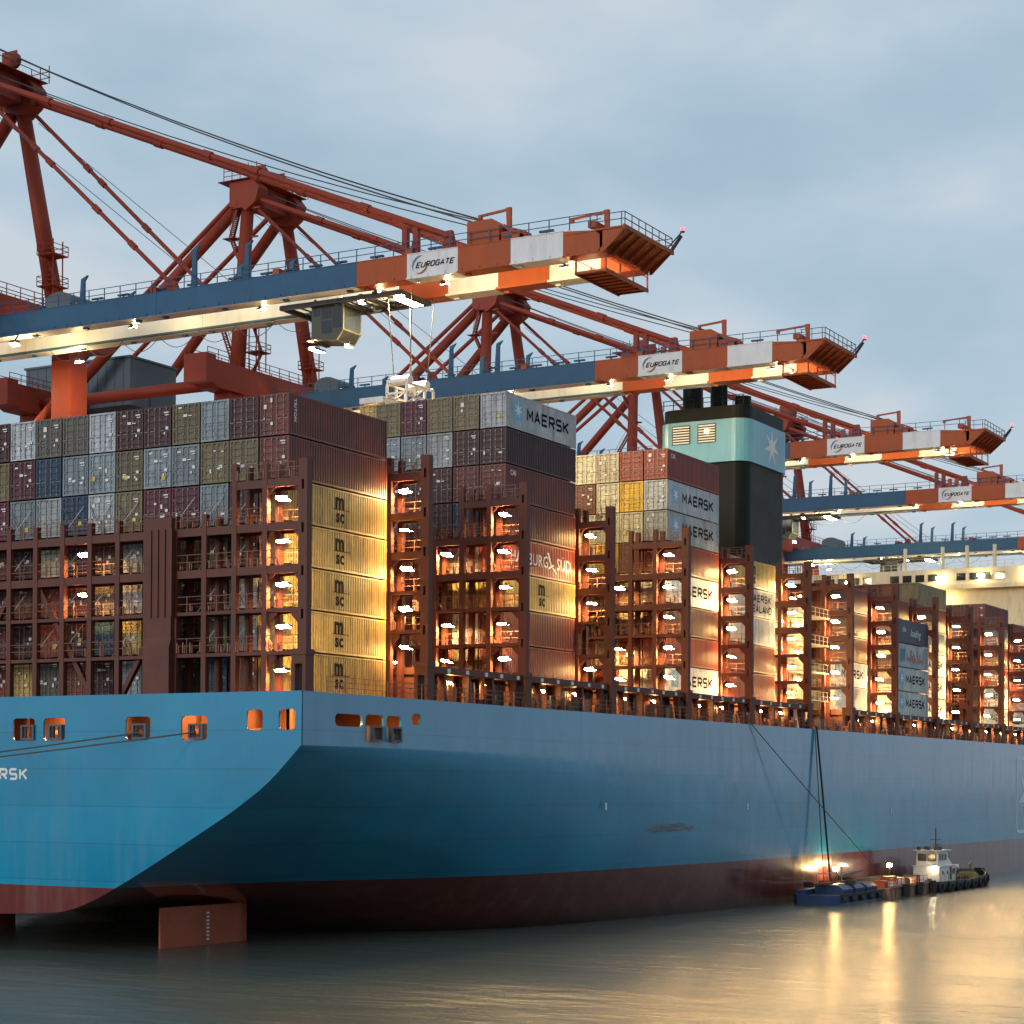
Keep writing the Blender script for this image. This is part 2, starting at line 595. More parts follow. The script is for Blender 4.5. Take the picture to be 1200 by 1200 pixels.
L.new(wst.outputs[0], bw.inputs['Strength'])
L.new(bw.outputs[0], wb.inputs['Normal'])
nr = N.new('ShaderNodeTexNoise')
nr.inputs['Scale'].default_value = 0.12
nr.inputs['Detail'].default_value = 4
L.new(mw.outputs[0], nr.inputs['Vector'])
rw = N.new('ShaderNodeMapRange')
rw.inputs['To Min'].default_value = 0.19
rw.inputs['To Max'].default_value = 0.31
L.new(nr.outputs['Fac'], rw.inputs['Value'])
L.new(rw.outputs[0], wb.inputs['Roughness'])

# ------------------------------------------------------------------ setting: water, quay
wm = MB()
wm.poly([(-9000, -9000, 0), (9000, -9000, 0), (9000, 9000, 0), (-9000, 9000, 0)])
obj('water', wm, M_WATER, kind='structure', label='calm harbour water reflecting the lamps')
q = MB()
QX, QZ = -58.5, 5.5
q.prism([(-2500, -14), (QX, -14), (QX, QZ), (-2500, QZ)], 'y', -600, 1500)
obj('quay', q, M_QUAY, kind='structure', label='concrete quay behind the ship')

# ------------------------------------------------------------------ ship
XC = -25.9          # centreline
XS = 3.6            # starboard side
YT = -0.9           # transom plane
ZD = 18.15          # gunwale
ship = empty('container_ship', (XC, 0, 0), 'huge light blue container ship with red underbody moored at the quay', 'ship')


def shp(name, mb, mats, parent=None, smooth=False, **k):
    """part of the ship, in world coordinates"""
    o = obj(name, mb, mats, ship if parent is None else parent, loc=(-ship.location if parent is None else Vector((0, 0, 0))), smooth=smooth, **k)
    return o


ST = [
    (-0.9, [(29.5, 14.6), (28.9, 14.0), (27.01, 12.24), (24.96, 10.82), (22.3, 9.25), (14.65, 5.13), (10.12, 3.2), (6.38, 2.76), (0, 2.5)]),
    (12, [(29.5, 14.5), (29.1, 13.4), (27.8, 11.6), (26.0, 9.9), (23.4, 8.0), (16.8, 4.5), (11.8, 3.2), (6.5, 2.7), (0, 2.5)]),
    (25, [(29.5, 14.1), (29.25, 12.8), (28.4, 10.6), (27.0, 8.4), (24.8, 5.9), (20.5, 3.0), (16, 1.4), (9, .4), (0, 0)]),
    (40, [(29.5, 12.8), (29.35, 11.4), (28.9, 9.2), (28.1, 6.8), (26.4, 3.6), (23.6, 0.2), (19, -2.5), (11, -4.5), (0, -5)]),
    (60, [(29.5, 10.4), (29.42, 9.2), (29.2, 7.2), (28.7, 5), (27.9, 2.6), (26.6, 0), (23.5, -4.5), (15, -9), (0, -10)]),
    (75, [(29.5, 8), (29.48, 7), (29.4, 5.4), (29.2, 3.8), (28.9, 2), (28.3, 0), (26, -5), (18, -11), (0, -12)]),
    (90, [(29.5, 4.5), (29.5, 3.8), (29.48, 2.8), (29.4, 1.8), (29.3, .8), (29.1, 0), (28.4, -4), (22, -12), (0, -13)]),
    (110, [(29.5, 3), (29.5, 2.2), (29.5, 1.4), (29.5, .6), (29.5, -.5), (29.5, -2), (29.2, -6), (25, -12.6), (0, -13)]),
    (160, [(29.5, 3), (29.5, 2.2), (29.5, 1.4), (29.5, .6), (29.5, -.5), (29.5, -2), (29.4, -6), (26, -12.8), (0, -13)]),
    (300, [(29.5, 3), (29.5, 2.2), (29.5, 1.4), (29.5, .6), (29.5, -.5), (29.5, -2), (29.4, -6), (26, -12.8), (0, -13)]),
]


def cr(p0, p1, p2, p3, t):
    return 0.5 * ((2 * p1) + (-p0 + p2) * t + (2 * p0 - 5 * p1 + 4 * p2 - p3) * t * t + (-p0 + 3 * p1 - 3 * p2 + p3) * t ** 3)


def spline(pts, x):
    """monotone-ish Catmull-Rom through (key, value-list)"""
    for i in range(len(pts) - 1):
        if x <= pts[i + 1][0]:
            break
    a = pts[max(i - 1, 0)]
    b, c = pts[i], pts[i + 1]
    d = pts[min(i + 2, len(pts) - 1)]
    h = c[0] - b[0]
    t = max(0, min(1, (x - b[0]) / h))
    out = []
    for k in range(len(b[1])):
        m0 = (c[1][k] - a[1][k]) / max(c[0] - a[0], 1e-6) * h if a is not b else c[1][k] - b[1][k]
        m1 = (d[1][k] - b[1][k]) / max(d[0] - b[0], 1e-6) * h if d is not c else c[1][k] - b[1][k]
        t2, t3 = t * t, t ** 3
        out.append((2 * t3 - 3 * t2 + 1) * b[1][k] + (t3 - 2 * t2 + t) * m0 + (-2 * t3 + 3 * t2) * c[1][k] + (t3 - t2) * m1)
    return out


STF = [(y, [v for p in sec for v in p]) for y, sec in ST]


def bow_scale(y):
    return 1.0 if y < 310 else max(0.01, 1 - ((y - 310) / 86.0) ** 2.2)


def section(y):
    fl = spline(STF, min(y, 300))
    pts = [(fl[2 * i], fl[2 * i + 1]) for i in range(9)]
    key = [(i, list(p)) for i, p in enumerate(pts)]
    out = [(29.5, 14.6)]
    for i in range(8 * 4 + 1):
        h, z = spline(key, i / 4.0)
        out.append((min(h, 29.5), min(z, 14.58)))
    k = bow_scale(y)
    return [(h * k, z) for h, z in out]


ys = [YT, 1, 3, 6, 9, 12, 16, 20, 25, 30, 35, 40, 46, 53, 60, 67, 75, 82, 90, 97, 104, 110, 120, 135, 160, 200, 260, 300, 315, 330, 345, 360, 372, 382, 390, 396]
hm = MB()
for sg in (1, -1):
    hm.ring([[(XC + sg * h, y, z) for h, z in section(y)] for y in ys], caps=False, closed=False)
hull = shp('hull', hm, M_HULL, smooth=True)
# upper strake forward of the mooring deck, starboard and port
for sg in (1, -1):
    um = MB()
    yy = [y for y in ys if y >= 30 or sg < 0]
    um.ring([[(XC + sg * 29.5 * bow_scale(y), y, 14.6), (XC + sg * 29.5 * bow_scale(y), y, ZD), (XC + sg * 29.3 * bow_scale(y), y, ZD), (XC + sg * 29.3 * bow_scale(y), y, 14.6)] for y in yy], caps=True)
    shp('side_strake', um, M_HULL)


def plate(outline, holes, thick, place):
    """flat plate with real holes; outline/holes in 2D; place(u,v,w) -> 3D"""
    cu = bpy.data.curves.new('tmp', 'CURVE')
    cu.dimensions = '2D'
    cu.fill_mode = 'BOTH'
    cu.extrude = thick / 2
    for pl in [outline] + holes:
        sp = cu.splines.new('POLY')
        sp.points.add(len(pl) - 1)
        for p, (u, v) in zip(sp.points, pl):
            p.co = (u, v, 0, 1)
        sp.use_cyclic_u = True
    t = bpy.data.objects.new('tmp', cu)
    scene.collection.objects.link(t)
    dg = bpy.context.evaluated_depsgraph_get()
    me = bpy.data.meshes.new_from_object(t.evaluated_get(dg))
    bpy.data.objects.remove(t)
    bpy.data.curves.remove(cu)
    for v in me.vertices:
        v.co = place(*v.co)
    bm = bmesh.new()
    bm.from_mesh(me)
    bmesh.ops.recalc_face_normals(bm, faces=bm.faces)
    bm.to_mesh(me)
    bm.free()
    me.materials.clear()
    return me


def rrect(u0, u1, v0, v1, r=0.3, n=4):
    out = []
    for cx, cy, a0 in ((u1 - r, v1 - r, 0), (u0 + r, v1 - r, 90), (u0 + r, v0 + r, 180), (u1 - r, v0 + r, 270)):
        for i in range(n + 1):
            a = math.radians(a0 + 90 * i / n)
            out.append((cx + r * math.cos(a), cy + r * math.sin(a)))
    return out


# denser, from the same section curve as the hull so the edges meet
sec0 = section(YT)
tr_half = [(XC + h, z) for h, z in sec0 if h > 0.05]
outl = [(XS, ZD)] + tr_half + [(XC, 2.45)] + [(2 * XC - x, z) for x, z in reversed(tr_half)] + [(2 * XC - XS, ZD)]
HT = [(-21.6, -19.5, 15.0, 16.6), (-18.7, -16.7, 15.0, 16.6), (-11.2, -9.0, 15.0, 16.6), (-6.35, -4.1, 14.95, 16.6), (-0.85, 0.5, 15.6, 16.95), (1.8, 3.15, 15.6, 16.95)]
HT += [(-24.6, -23.2, 15.6, 16.9)]
holes_t = [rrect(*h, 0.3) for h in HT]
shp('transom_plate', plate(outl, holes_t, 0.16, lambda u, v, w: Vector((u, YT + w, v))), M_HULL)
HS = [(2.9, 6.2, 15.95, 16.8), (6.55, 8.85, 14.95, 16.85), (9.2, 11.1, 14.95, 16.85), (12.5, 13.7, 16.3, 17.1)]
out_s = [(YT - .02, 14.6), (29.998, 14.6), (29.998, ZD), (YT - .02, ZD)]
shp('side_plate', plate(out_s, [rrect(*h, 0.36) for h in HS], 0.16, lambda u, v, w: Vector((XS - .08 + w, u, v))), M_HULL)

# mooring deck behind the openings
rm = MB()
rx0, rx1, ry0, ry1, rz0, rz1 = -54, XS - .25, YT + .12, 15, 14.2, 17.75
for f in (((rx0, ry0, rz0), (rx1, ry0, rz0), (rx1, ry1, rz0), (rx0, ry1, rz0)), ((rx0, ry0, rz1), (rx1, ry0, rz1), (rx1, ry1, rz1), (rx0, ry1, rz1)),
          ((rx0, ry1, rz0), (rx1, ry1, rz0), (rx1, ry1, rz1), (rx0, ry1, rz1))):
    rm.poly(f)
for x in [-24 + 4.0 * i for i in range(7)]:
    rm.box(x, x + .25, ry0 + 3.5, ry0 + 3.8, rz0, rz1)
rm.box(rx0, -1.2, ry0 + 4.6, ry0 + 4.75, rz0, rz1)
for x in (-21, -13.5, -7.7, -3.4):
    rm.box(x, x + 1.8, ry0 + 2.8, ry0 + 4.2, rz0, rz0 + .9)
    rm.tube((x - .3, ry0 + 3.5, rz0 + 1.2), (x + 2.1, ry0 + 3.5, rz0 + 1.2), .45, 12)
room = shp('mooring_deck', rm, M_ORANGEBOX)
for x, y in ((-20.3, 2.2), (-17.2, 2.2), (-9.6, 2.2), (-4.6, 2.0), (0.2, 1.5), (2.2, 2.0), (2.6, 5.0), (2.4, 8.2), (2.4, 10.6)):
    lm = MB()
    lm.box(x - .35, x + .35, y - .12, y + .12, rz1 - .16, rz1 - .02, 0)
    lm.poly([(x - .32, y - .1, rz1 - .17), (x + .32, y - .1, rz1 - .17), (x + .32, y + .1, rz1 - .17), (x - .32, y + .1, rz1 - .17)], 1)
    obj('ceiling_lamp', lm, [M_DARK, M_LAMPI], room, loc=Vector((0, 0, 0)))
# roller fairleads set in the openings
for (x, z) in ((-20.1, 15.05), (-17.5, 15.05), (-9.9, 15.05), (-5.0, 15.0)):
    fm = MB()
    y = YT - .25
    fm.box(x - .62, x + .62, y, y + .5, z, z + .14)
    fm.box(x - .62, x + .62, y, y + .5, z + .95, z + 1.07)
    fm.box(x - .62, x - .46, y + .002, y + .5, z + .14, z + .95)
    fm.box(x + .46, x + .62, y + .002, y + .5, z + .14, z + .95)
    fm.tube((x - .3, y + .2, z + .14), (x - .3, y + .2, z + .95), .13, 10, 1)
    fm.tube((x + .3, y + .2, z + .14), (x + .3, y + .2, z + .95), .13, 10, 1)
    shp('roller_fairlead', fm, [M_FAIR, M_DARK])
for (yy_, z) in ((7.7, 15.0), (10.1, 15.0)):
    fm = MB()
    x = XS - .2
    fm.box(x, x + .5, yy_ - .7, yy_ + .7, z, z + .14)
    fm.box(x, x + .5, yy_ - .7, yy_ + .7, z + .95, z + 1.07)
    fm.box(x, x + .5, yy_ - .7, yy_ - .52, z + .14, z + .95)
    fm.box(x, x + .5, yy_ + .52, yy_ + .7, z + .14, z + .95)
    fm.tube((x + .2, yy_ - .25, z + .14), (x + .2, yy_ - .25, z + .95), .13, 10, 1)
    fm.tube((x + .2, yy_ + .25, z + .14), (x + .2, yy_ + .25, z + .95), .13, 10, 1)
    shp('roller_fairlead', fm, [M_FAIR, M_DARK])

# decks, hatch coaming, side passage
dm = MB()
dm.poly([(2 * XC - XS + .1, YT + .1, 17.95), (XS - .1, YT + .1, 17.95), (XS - .1, 310, 17.95), (2 * XC - XS + .1, 310, 17.95)])
shp('main_deck', dm, M_DECK)
P = 15.131


def bayY(n):
    return n * P - (0.55 if n in (2, 3) else 0) + (0.9 if n == 6 else -1.0 if n == 7 else -0.5 if n == 8 else 0)


for n in range(1, 13):
    if n == 6:
        continue
    cm = MB()
    y0, y1 = bayY(n) + 2.2, bayY(n + 1) - .6
    cm.box(-52, 1.1, y0, y1, 17.96, 20.2)
    cm.box(-52.2, 1.9, y0 - .2, y1 + .2, 20.2, 20.72)
    k = int((y1 - y0) / 1.9)
    for i in range(k + 1):
        yq = y0 + (y1 - y0) * i / k
        cm.box(1.1, 1.75, yq - .07, yq + .07, 17.96, 20.2)
    shp('hatch_coaming', cm, M_DECK)
    # pedestals that carry the outboard stack
    for i in range(4):
        yq = y0 + .6 + (y1 - y0 - 1.2) * i / 3
        pm = MB()
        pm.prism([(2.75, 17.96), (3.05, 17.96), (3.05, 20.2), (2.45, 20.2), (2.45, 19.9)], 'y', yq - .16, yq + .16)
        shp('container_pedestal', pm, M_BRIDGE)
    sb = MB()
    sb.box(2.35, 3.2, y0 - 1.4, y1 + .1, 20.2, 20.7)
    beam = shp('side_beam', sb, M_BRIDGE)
    for i in range(5):
        yq = y0 + .9 + i * 2.6 + RND.uniform(-.3, .3)
        obj('number_plate', MB().box(3.2, 3.22, yq - .22, yq + .22, 20.3, 20.6), M_STICK, beam, loc=Vector((0, 0, 0)))
    for i in range(3):
        yq = y0 + 1.0 + i * 4.3 + RND.uniform(-.5, .5)
        pnl = MB().box(1.9, 1.98, yq, yq + 1.7, 18.0, 19.9)
        for q_ in range(4):
            pnl.box(1.98, 2.02, yq + .1 + q_ * .45, yq + .16 + q_ * .45, 18.0, 19.9)
        shp('access_panel', pnl, M_DARK)
    for i in range(2):
        yq = y0 + 2.4 + 5.6 * i + RND.uniform(-.5, .5)
        lm = MB()
        lm.box(2.05, 2.3, yq - .22, yq + .22, 19.75, 19.9, 0)
        lm.poly([(2.31, yq - .18, 19.55), (2.31, yq + .18, 19.55), (2.31, yq + .18, 19.75), (2.31, yq - .18, 19.75)], 1)
        lm.poly([(2.05, yq - .18, 19.74), (2.3, yq - .18, 19.74), (2.3, yq + .18, 19.74), (2.05, yq + .18, 19.74)], 1)
        lm.box(1.8, 2.06, yq - .06, yq + .06, 19.7, 19.8, 0)
        shp('passage_lamp', lm, [M_DARK, M_LAMPS])
# small clutter in the passage: lockers, vents, valve boxes
for n in range(1, 13):
    for i in range(7):
        yq = bayY(n) + 1.0 + i * 2.05 + RND.uniform(-.4, .4)
        w = RND.uniform(.25, .6)
        h = RND.uniform(.5, 1.35)
        bmx = MB()
        bmx.box(2.3, 2.3 + RND.uniform(.3, .7), yq - w, yq + w, 17.96, 17.96 + h)
        bmx.tube((2.6, yq, 17.96 + h), (2.6, yq, 17.96 + h + .35), .12, 8)
        shp('deck_locker', bmx, RND.choice([M_BRIDGE, M_RAIL, M_DARK, M_ORANGEBOX]))
# guard rails along the gunwale
for y0, y1 in [(2, 30)] + [(30 + 15 * i, 45 + 15 * i) for i in range(11)]:
    gm = MB()
    for z in (18.55, 18.9, 19.25):
        gm.bar((XS - .15, y0, z), (XS - .15, y1, z), .045, .045)
    for i in range(int((y1 - y0) / 1.5)):
        y = y0 + .05 + i * 1.5
        gm.box(XS - .18, XS - .12, y - .03, y + .03, 17.96, 19.25)
    shp('guard_rail', gm, M_RAIL)

# rudder (twin skeg ship: the starboard one shows under the counter)
for xr in (-14.0, 2 * XC + 14.0):
    rd = MB()
    pa, pf = 6.2, 16.3
    L_ = []
    for z in (-9, 2.95):
        L_.append([(xr - .08, pa, z), (xr + .08, pa, z), (xr + .55, pa + 3.5, z), (xr + .75, pf - 1.4, z), (xr + .45, pf - .3, z), (xr, pf, z), (xr - .45, pf - .3, z), (xr - .75, pf - 1.4, z), (xr - .55, pa + 3.5, z)])
    rd.ring(L_)
    ru = shp('rudder', rd, M_RUDDER, smooth=False)
    if xr > XC:
        mk = MB()
        for i in range(8):
            mk.box(xr + .60, xr + .66, pa + 4.7, pa + 4.95, .35 + i * .28, .48 + i * .28)
        obj('draught_mark', mk, M_WHITE, ru, loc=Vector((0, 0, 0)), kind='stuff')


# ---- lettering
def text_mesh(txt, h, bold=0.02, shear=0.0, sx=1.0, align='LEFT'):
    cu = bpy.data.curves.new('t', 'FONT')
    cu.body = txt
    cu.size = h / 0.72
    cu.offset = bold * h
    cu.shear = shear
    cu.extrude = 0.006
    cu.resolution_u = 2
    cu.align_x = align
    cu.space_character = 1.05
    t = bpy.data.objects.new('t', cu)
    scene.collection.objects.link(t)
    dg = bpy.context.evaluated_depsgraph_get()
    me = bpy.data.meshes.new_from_object(t.evaluated_get(dg))
    bpy.data.objects.remove(t)
    bpy.data.curves.remove(cu)
    for v in me.vertices:
        v.co.x *= sx
    me.materials.clear()
    return me


STROKES = {
    'M': [[(0, 0), (0, 1), (.5, .35), (1, 1), (1, 0)]], 'A': [[(0, 0), (.5, 1), (1, 0)], [(.2, .32), (.8, .32)]],
    'E': [[(1, 1), (0, 1), (0, 0), (1, 0)], [(0, .5), (.85, .5)]], 'R': [[(0, 0), (0, 1), (.85, 1), (1, .85), (1, .6), (.85, .48), (0, .48)], [(.45, .48), (1, 0)]],
    'S': [[(1, 1), (.15, 1), (0, .88), (0, .62), (.15, .5), (.85, .5), (1, .38), (1, .12), (.85, 0), (0, 0)]], 'K': [[(0, 0), (0, 1)], [(0, .4), (1, 1)], [(.35, .6), (1, 0)]],
    'L': [[(0, 1), (0, 0), (1, 0)]], 'N': [[(0, 0), (0, 1), (1, 0), (1, 1)]], 'D': [[(0, 0), (0, 1), (.75, 1), (1, .75), (1, .25), (.75, 0), (0, 0)]],
    'U': [[(0, 1), (0, .15), (.15, 0), (.85, 0), (1, .15), (1, 1)]], 'O': [[(.15, 0), (.85, 0), (1, .15), (1, .85), (.85, 1), (.15, 1), (0, .85), (0, .15), (.15, 0)]],
    'G': [[(1, .85), (.85, 1), (.15, 1), (0, .85), (0, .15), (.15, 0), (1, 0), (1, .48), (.55, .48)]], 'T': [[(0, 1), (1, 1)], [(.5, 1), (.5, 0)]]}


def stroke_text(txt, h, wid=.78, gap=.42, t=.2, shear=0.0):
    """square block capitals laid out from thick strokes; returns a flat mesh in (u, v)"""
    m = MB()
    x, k = 0.0, 0
    for ch in txt:
        for st_ in STROKES[ch]:
            P_ = [Vector((x + u * wid * h + shear * v * h, v * h * (1 - t) + t * h / 2)) for u, v in st_]
            n = len(P_)
            closed = (P_[0] - P_[-1]).length < 1e-6
            nd = []
            for i in range(n - 1):
                d = (P_[i + 1] - P_[i]).normalized()
                nd.append(Vector((-d.y, d.x)))
            off = []
            for i in range(n):
                a = nd[i - 1] if i > 0 else (nd[-1] if closed else nd[0])
                b = nd[i] if i < n - 1 else (nd[0] if closed else nd[-1])
                v = (a + b)
                q = v / max(v.length_squared / 2, .35)
                off.append(q * (t * h / 2))
            k += 1
            z = .0012 * k
            for i in range(n - 1):
                m.poly([(*(P_[i] - off[i]), z), (*(P_[i + 1] - off[i + 1]), z), (*(P_[i + 1] + off[i + 1]), z), (*(P_[i] + off[i]), z)])
        x += (wid + gap) * h
    return m.mesh('lettering')


def put(me, f):
    m2 = me.copy()
    for v in m2.vertices:
        v.co = f(v.co.x, v.co.y, v.co.z)
    m2.materials.clear()
    return m2


def starpoly(cx, cy, R, r, n=7):
    return [(cx + (R if i % 2 == 0 else r) * math.sin(math.pi * i / n), cy + (R if i % 2 == 0 else r) * math.cos(math.pi * i / n)) for i in range(2 * n)]


tm = stroke_text('MAERSK', 0.85, wid=.72, gap=.40, t=.2)
shp('stern_lettering', put(tm, lambda u, v, w: Vector((-20.25 - .85 * (6 * 1.12 - .40) + u, YT - .09 - w, 12.2 + v))), M_WHITE)
# emblem outline on the side: rounded square frame with a star
logo = MB()
L0, L1, Z0, Z1 = 172.5, 184.0, 5.55, 16.4
outer, inner = rrect(L0, L1, Z0, Z1, 1.0, 6), rrect(L0 + .45, L1 - .45, Z0 + .45, Z1 - .45, .7, 6)
for i in range(len(outer)):
    j = (i + 1) % len(outer)
    logo.poly([(XS + .02, *outer[i]), (XS + .02, *outer[j]), (XS + .02, *inner[j]), (XS + .02, *inner[i])])
sp_ = starpoly((L0 + L1) / 2, (Z0 + Z1) / 2, 5.0, 1.7)
for i in range(14):
    j = (i + 1) % 14
    logo.poly([(XS + .02, (L0 + L1) / 2, (Z0 + Z1) / 2), (XS + .02, *sp_[i]), (XS + .02, *sp_[j])])
shp('side_emblem', logo, M_WHITE)
# small white draught / tug marks on the side
for (x, y) in ((710, 945), (876, 945), (1044, 950)):
    p = onX(x, y, XS)
    mk = MB()
    mk.poly([(XS + .03, p.y - .14, p.z - .3), (XS + .03, p.y + .14, p.z - .3), (XS + .03, p.y + .14, p.z + .3), (XS + .03, p.y - .14, p.z + .3)])
    shp('hull_mark', mk, M_WHITE)


# ------------------------------------------------------------------ lashing bridges
def lamp_mesh(big=True):
    m = MB()
    a, b = (.46, .30) if big else (.3, .2)
    m.box(-a, a, -b, b, 0, .16, 0)
    m.poly([(-a * .9, -b * .9, -.01), (a * .9, -b * .9, -.01), (a * .9, b * .9, -.01), (-a * .9, b * .9, -.01)], 1)
    m.poly([(-a * .9, -b - .01, .02), (a * .9, -b - .01, .02), (a * .9, -b - .01, .13), (-a * .9, -b - .01, .13)], 1)
    m.box(-.05, .05, -.05, .05, .16, .4, 0)
    return m


ME_LAMP = lamp_mesh().mesh('floodlight')
ME_LAMP.materials.append(M_DARK)
ME_LAMP.materials.append(M_LAMP)
ME_LAMP2 = ME_LAMP.copy()
ME_LAMP2.materials[1] = M_LAMP2
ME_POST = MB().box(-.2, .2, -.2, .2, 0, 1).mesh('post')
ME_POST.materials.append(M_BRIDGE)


def bridge(n, ncols, lower=0.0, lamps2=(), braces=True, lamp_tiers=(0, 1, 2, 3, 4)):
    y0 = bayY(n)
    D = 1.5
    LV = [23.3 - lower, 26.15 - lower, 29.0 - lower, 31.85 - lower, 34.75 - lower]
    zb = 17.97
    top_t, top_i = LV[4] + 1.2, LV[3] + .9
    xin = -.05 - 2.535 * ncols
    m = MB()
    for k, z in enumerate(LV):
        thick = .55 if k in (2, 3, 4) else .24
        xl = xin if k < 4 else -2.75
        for yy in (y0 - .02, y0 + D + .02):
            m.box(xl, 2.72 if yy < y0 + .5 else 2.2, yy - .14, yy + .14, z - thick, z)
        m.box(xl, 2.5, y0 + .16, y0 + D - .16, z - .14, z - .06)          # walkway plate
    # knees under the beams at the outer post
    for z in LV:
        m.prism([(2.71, z - .2), (2.71, z - 1.15), (2.05, z - .5), (2.05, z - .2)], 'y', y0 + .02, y0 + .2)
        m.prism([(.14, z - .2), (.14, z - 1.0), (.7, z - .5), (.7, z - .2)], 'y', y0 + .02, y0 + .2)
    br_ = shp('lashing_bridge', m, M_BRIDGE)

    def sub(name, mb, mats, **k):
        return obj(name, mb, mats, br_, loc=Vector((0, 0, 0)), **k)
    # outer box post with slots, wider foot with an arch
    om = MB()
    for (a, b) in ((2.70, 2.95), (3.15, 3.40)):
        om.box(a, b, y0 - .2, y0 + .35, zb + 2.75, top_t)
    zz = zb + 2.75
    while zz < top_t:
        om.box(2.95, 3.15, y0 - .197, y0 + .347, zz, min(zz + 2.2, top_t))
        zz += 2.85
    om.box(2.95, 3.15, y0 + .05, y0 + .15, zb + 2.75, top_t - .05)
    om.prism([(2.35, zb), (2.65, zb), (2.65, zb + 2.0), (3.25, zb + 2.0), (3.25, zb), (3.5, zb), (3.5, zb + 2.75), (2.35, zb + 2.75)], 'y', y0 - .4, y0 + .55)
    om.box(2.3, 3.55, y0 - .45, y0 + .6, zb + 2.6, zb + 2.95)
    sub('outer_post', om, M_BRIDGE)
    # inner posts, one per container column, aft and forward frame
    for k in range(ncols + 1):
        x = -.05 - 2.535 * k
        zt = top_t if k < 2 else top_i
        for yy in ((y0, y0 + D) if k < 5 else (y0,)):
            p = link(bpy.data.objects.new('post', ME_POST))
            p.parent = br_
            p.location = (x, yy, zb)
            p.scale = (1 if k < 12 else .9, 1, zt - zb)
    # cross members of the end tower + ladder
    tmx = MB()
    for z in LV:
        tmx.box(2.0, 2.2, y0 + .14, y0 + D - .14, z - .4, z - .05)
        tmx.box(-.15, .05, y0 + .2, y0 + D - .2, z - .4, z - .05)
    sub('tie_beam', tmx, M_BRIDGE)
    ldm = MB()
    for xx in (-1.1, -.75):
        ldm.box(xx - .02, xx + .02, y0 + .75, y0 + .79, zb, LV[4])
    for i in range(int((LV[4] - zb) / .3)):
        ldm.box(-1.1, -.75, y0 + .75, y0 + .78, zb + .3 * i, zb + .3 * i + .04)
    sub('ladder', ldm, M_RAIL)
    # railings on each walkway
    for k, z in enumerate(LV):
        xl = xin if k < 4 else -2.7
        rmh = MB()
        for yy in (y0 - .12, y0 + D + .12):
            for h in (.55, 1.05):
                rmh.bar((xl, yy, z + h), (2.4, yy, z + h), .04, .04)
            x = 2.3
            while x > xl:
                rmh.box(x - .025, x + .025, yy - .025, yy + .025, z, z + 1.05)
                x -= 1.27
        for h in (.55, 1.05):
            rmh.bar((2.45, y0, z + h), (2.45, y0 + D, z + h), .04, .04)
        # lashing gear hung on the rail: turnbuckles and rods
        x = 2.0
        while x > max(xl, -16):
            if RND.random() < .55:
                yq = y0 - .2
                hh = RND.uniform(.3, .8)
                rmh.box(x - .05, x + .05, yq - .05, yq + .05, z + .05, z + hh)
                rmh.box(x + .14, x + .19, yq - .03, yq + .03, z + .05, z + hh * .8)
            x -= RND.uniform(.4, .9)
        sub('handrail', rmh, M_RAIL)
    if braces:
        for a, b in ((3, 5), (8, 6), (9, 11)):
            if b < ncols:
                bm_ = MB()
                bm_.bar((-.05 - 2.535 * a, y0 + .3, LV[2] - .5), (-.05 - 2.535 * b, y0 + .3, zb), .35, .35)
                sub('brace', bm_, M_BRIDGE)
    # lashing rods from the bridge up to the container corners
    lr = MB()
    for k in range(4):
        for c_i in range(min(ncols, 10)):
            xa = -.05 - 2.535 * c_i
            for (u0_, u1_) in ((-.25, -2.2), (-2.25, -.3)):
                if RND.random() < .7:
                    lr.tube((xa + u0_, y0 + D + .25, LV[k]), (xa + u1_, y0 + 2.36, LV[k] + 2.55), .03, 4)
    sub('lashing_rods', lr, M_GALV, kind='stuff')
    # floodlights under each tier, between inner and outer post
    spots = [(1.15, y0 + .35, LV[k] - 1.3) for k in lamp_tiers] + [(x, y0 + .35, LV[k] - 1.3) for x, k in lamps2]
    for x, y, z in spots:
        o = link(bpy.data.objects.new('floodlight', ME_LAMP2 if RND.random() < .35 else ME_LAMP))
        o.parent = br_
        o.location = (x + RND.uniform(-.12, .12), y, z + RND.uniform(-.06, .06))
        o.rotation_euler = (RND.uniform(-.25, .1), RND.uniform(-.1, .1), RND.uniform(-.3, .3))
    return br_


bA = bridge(0, 12, lower=2.45, lamps2=((-16.2, 3), (-16.2, 2)))
# closed trunk with ribs on the stern frame
tk = MB()
tx0, tx1 = -9.95, -7.55
tk.box(tx0 + .1, tx1 - .1, -.55, .5, 17.97, 30.2)
for i in range(4):
    x = tx0 + .45 + i * .6
    tk.box(x, x + .18, -.66, -.55, 23.4, 29.4)
tk.prism([(-.56, 17.97), (-.8, 17.97), (-.8, 21.3), (-.56, 22.0)], 'x', tx0 + .05, tx1 - .05)
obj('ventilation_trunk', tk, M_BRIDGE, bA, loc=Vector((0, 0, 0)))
bridge(1, 6, lamps2=((-3.9, 2), (-3.9, 0)))
bridge(2, 7, lamps2=((-4.2, 3), (-4.2, 1), (-4.2, 0), (-9.2, 2), (-9.2, 0)))
bridge(3, 5, lamp_tiers=(0, 2, 3, 4))
bridge(4, 6, lamps2=((-3.9, 3), (-3.9, 1), (-3.9, 0)))
bridge(5, 3)
bridge(6, 3, lamps2=((-3.9, 3), (-3.9, 2)))
bridge(7, 4, lamps2=((-3.9, 4),))
bridge(8, 3)
bridge(9, 3, lamps2=((-3.9, 4),))
bridge(10, 4)
bridge(11, 4)
bridge(12, 3)

# ------------------------------------------------------------------ funnel and engine casing
fb = MB()
FX0, FX1, FY0, FY1 = -15.6, -5.3, 94.4, 106.8


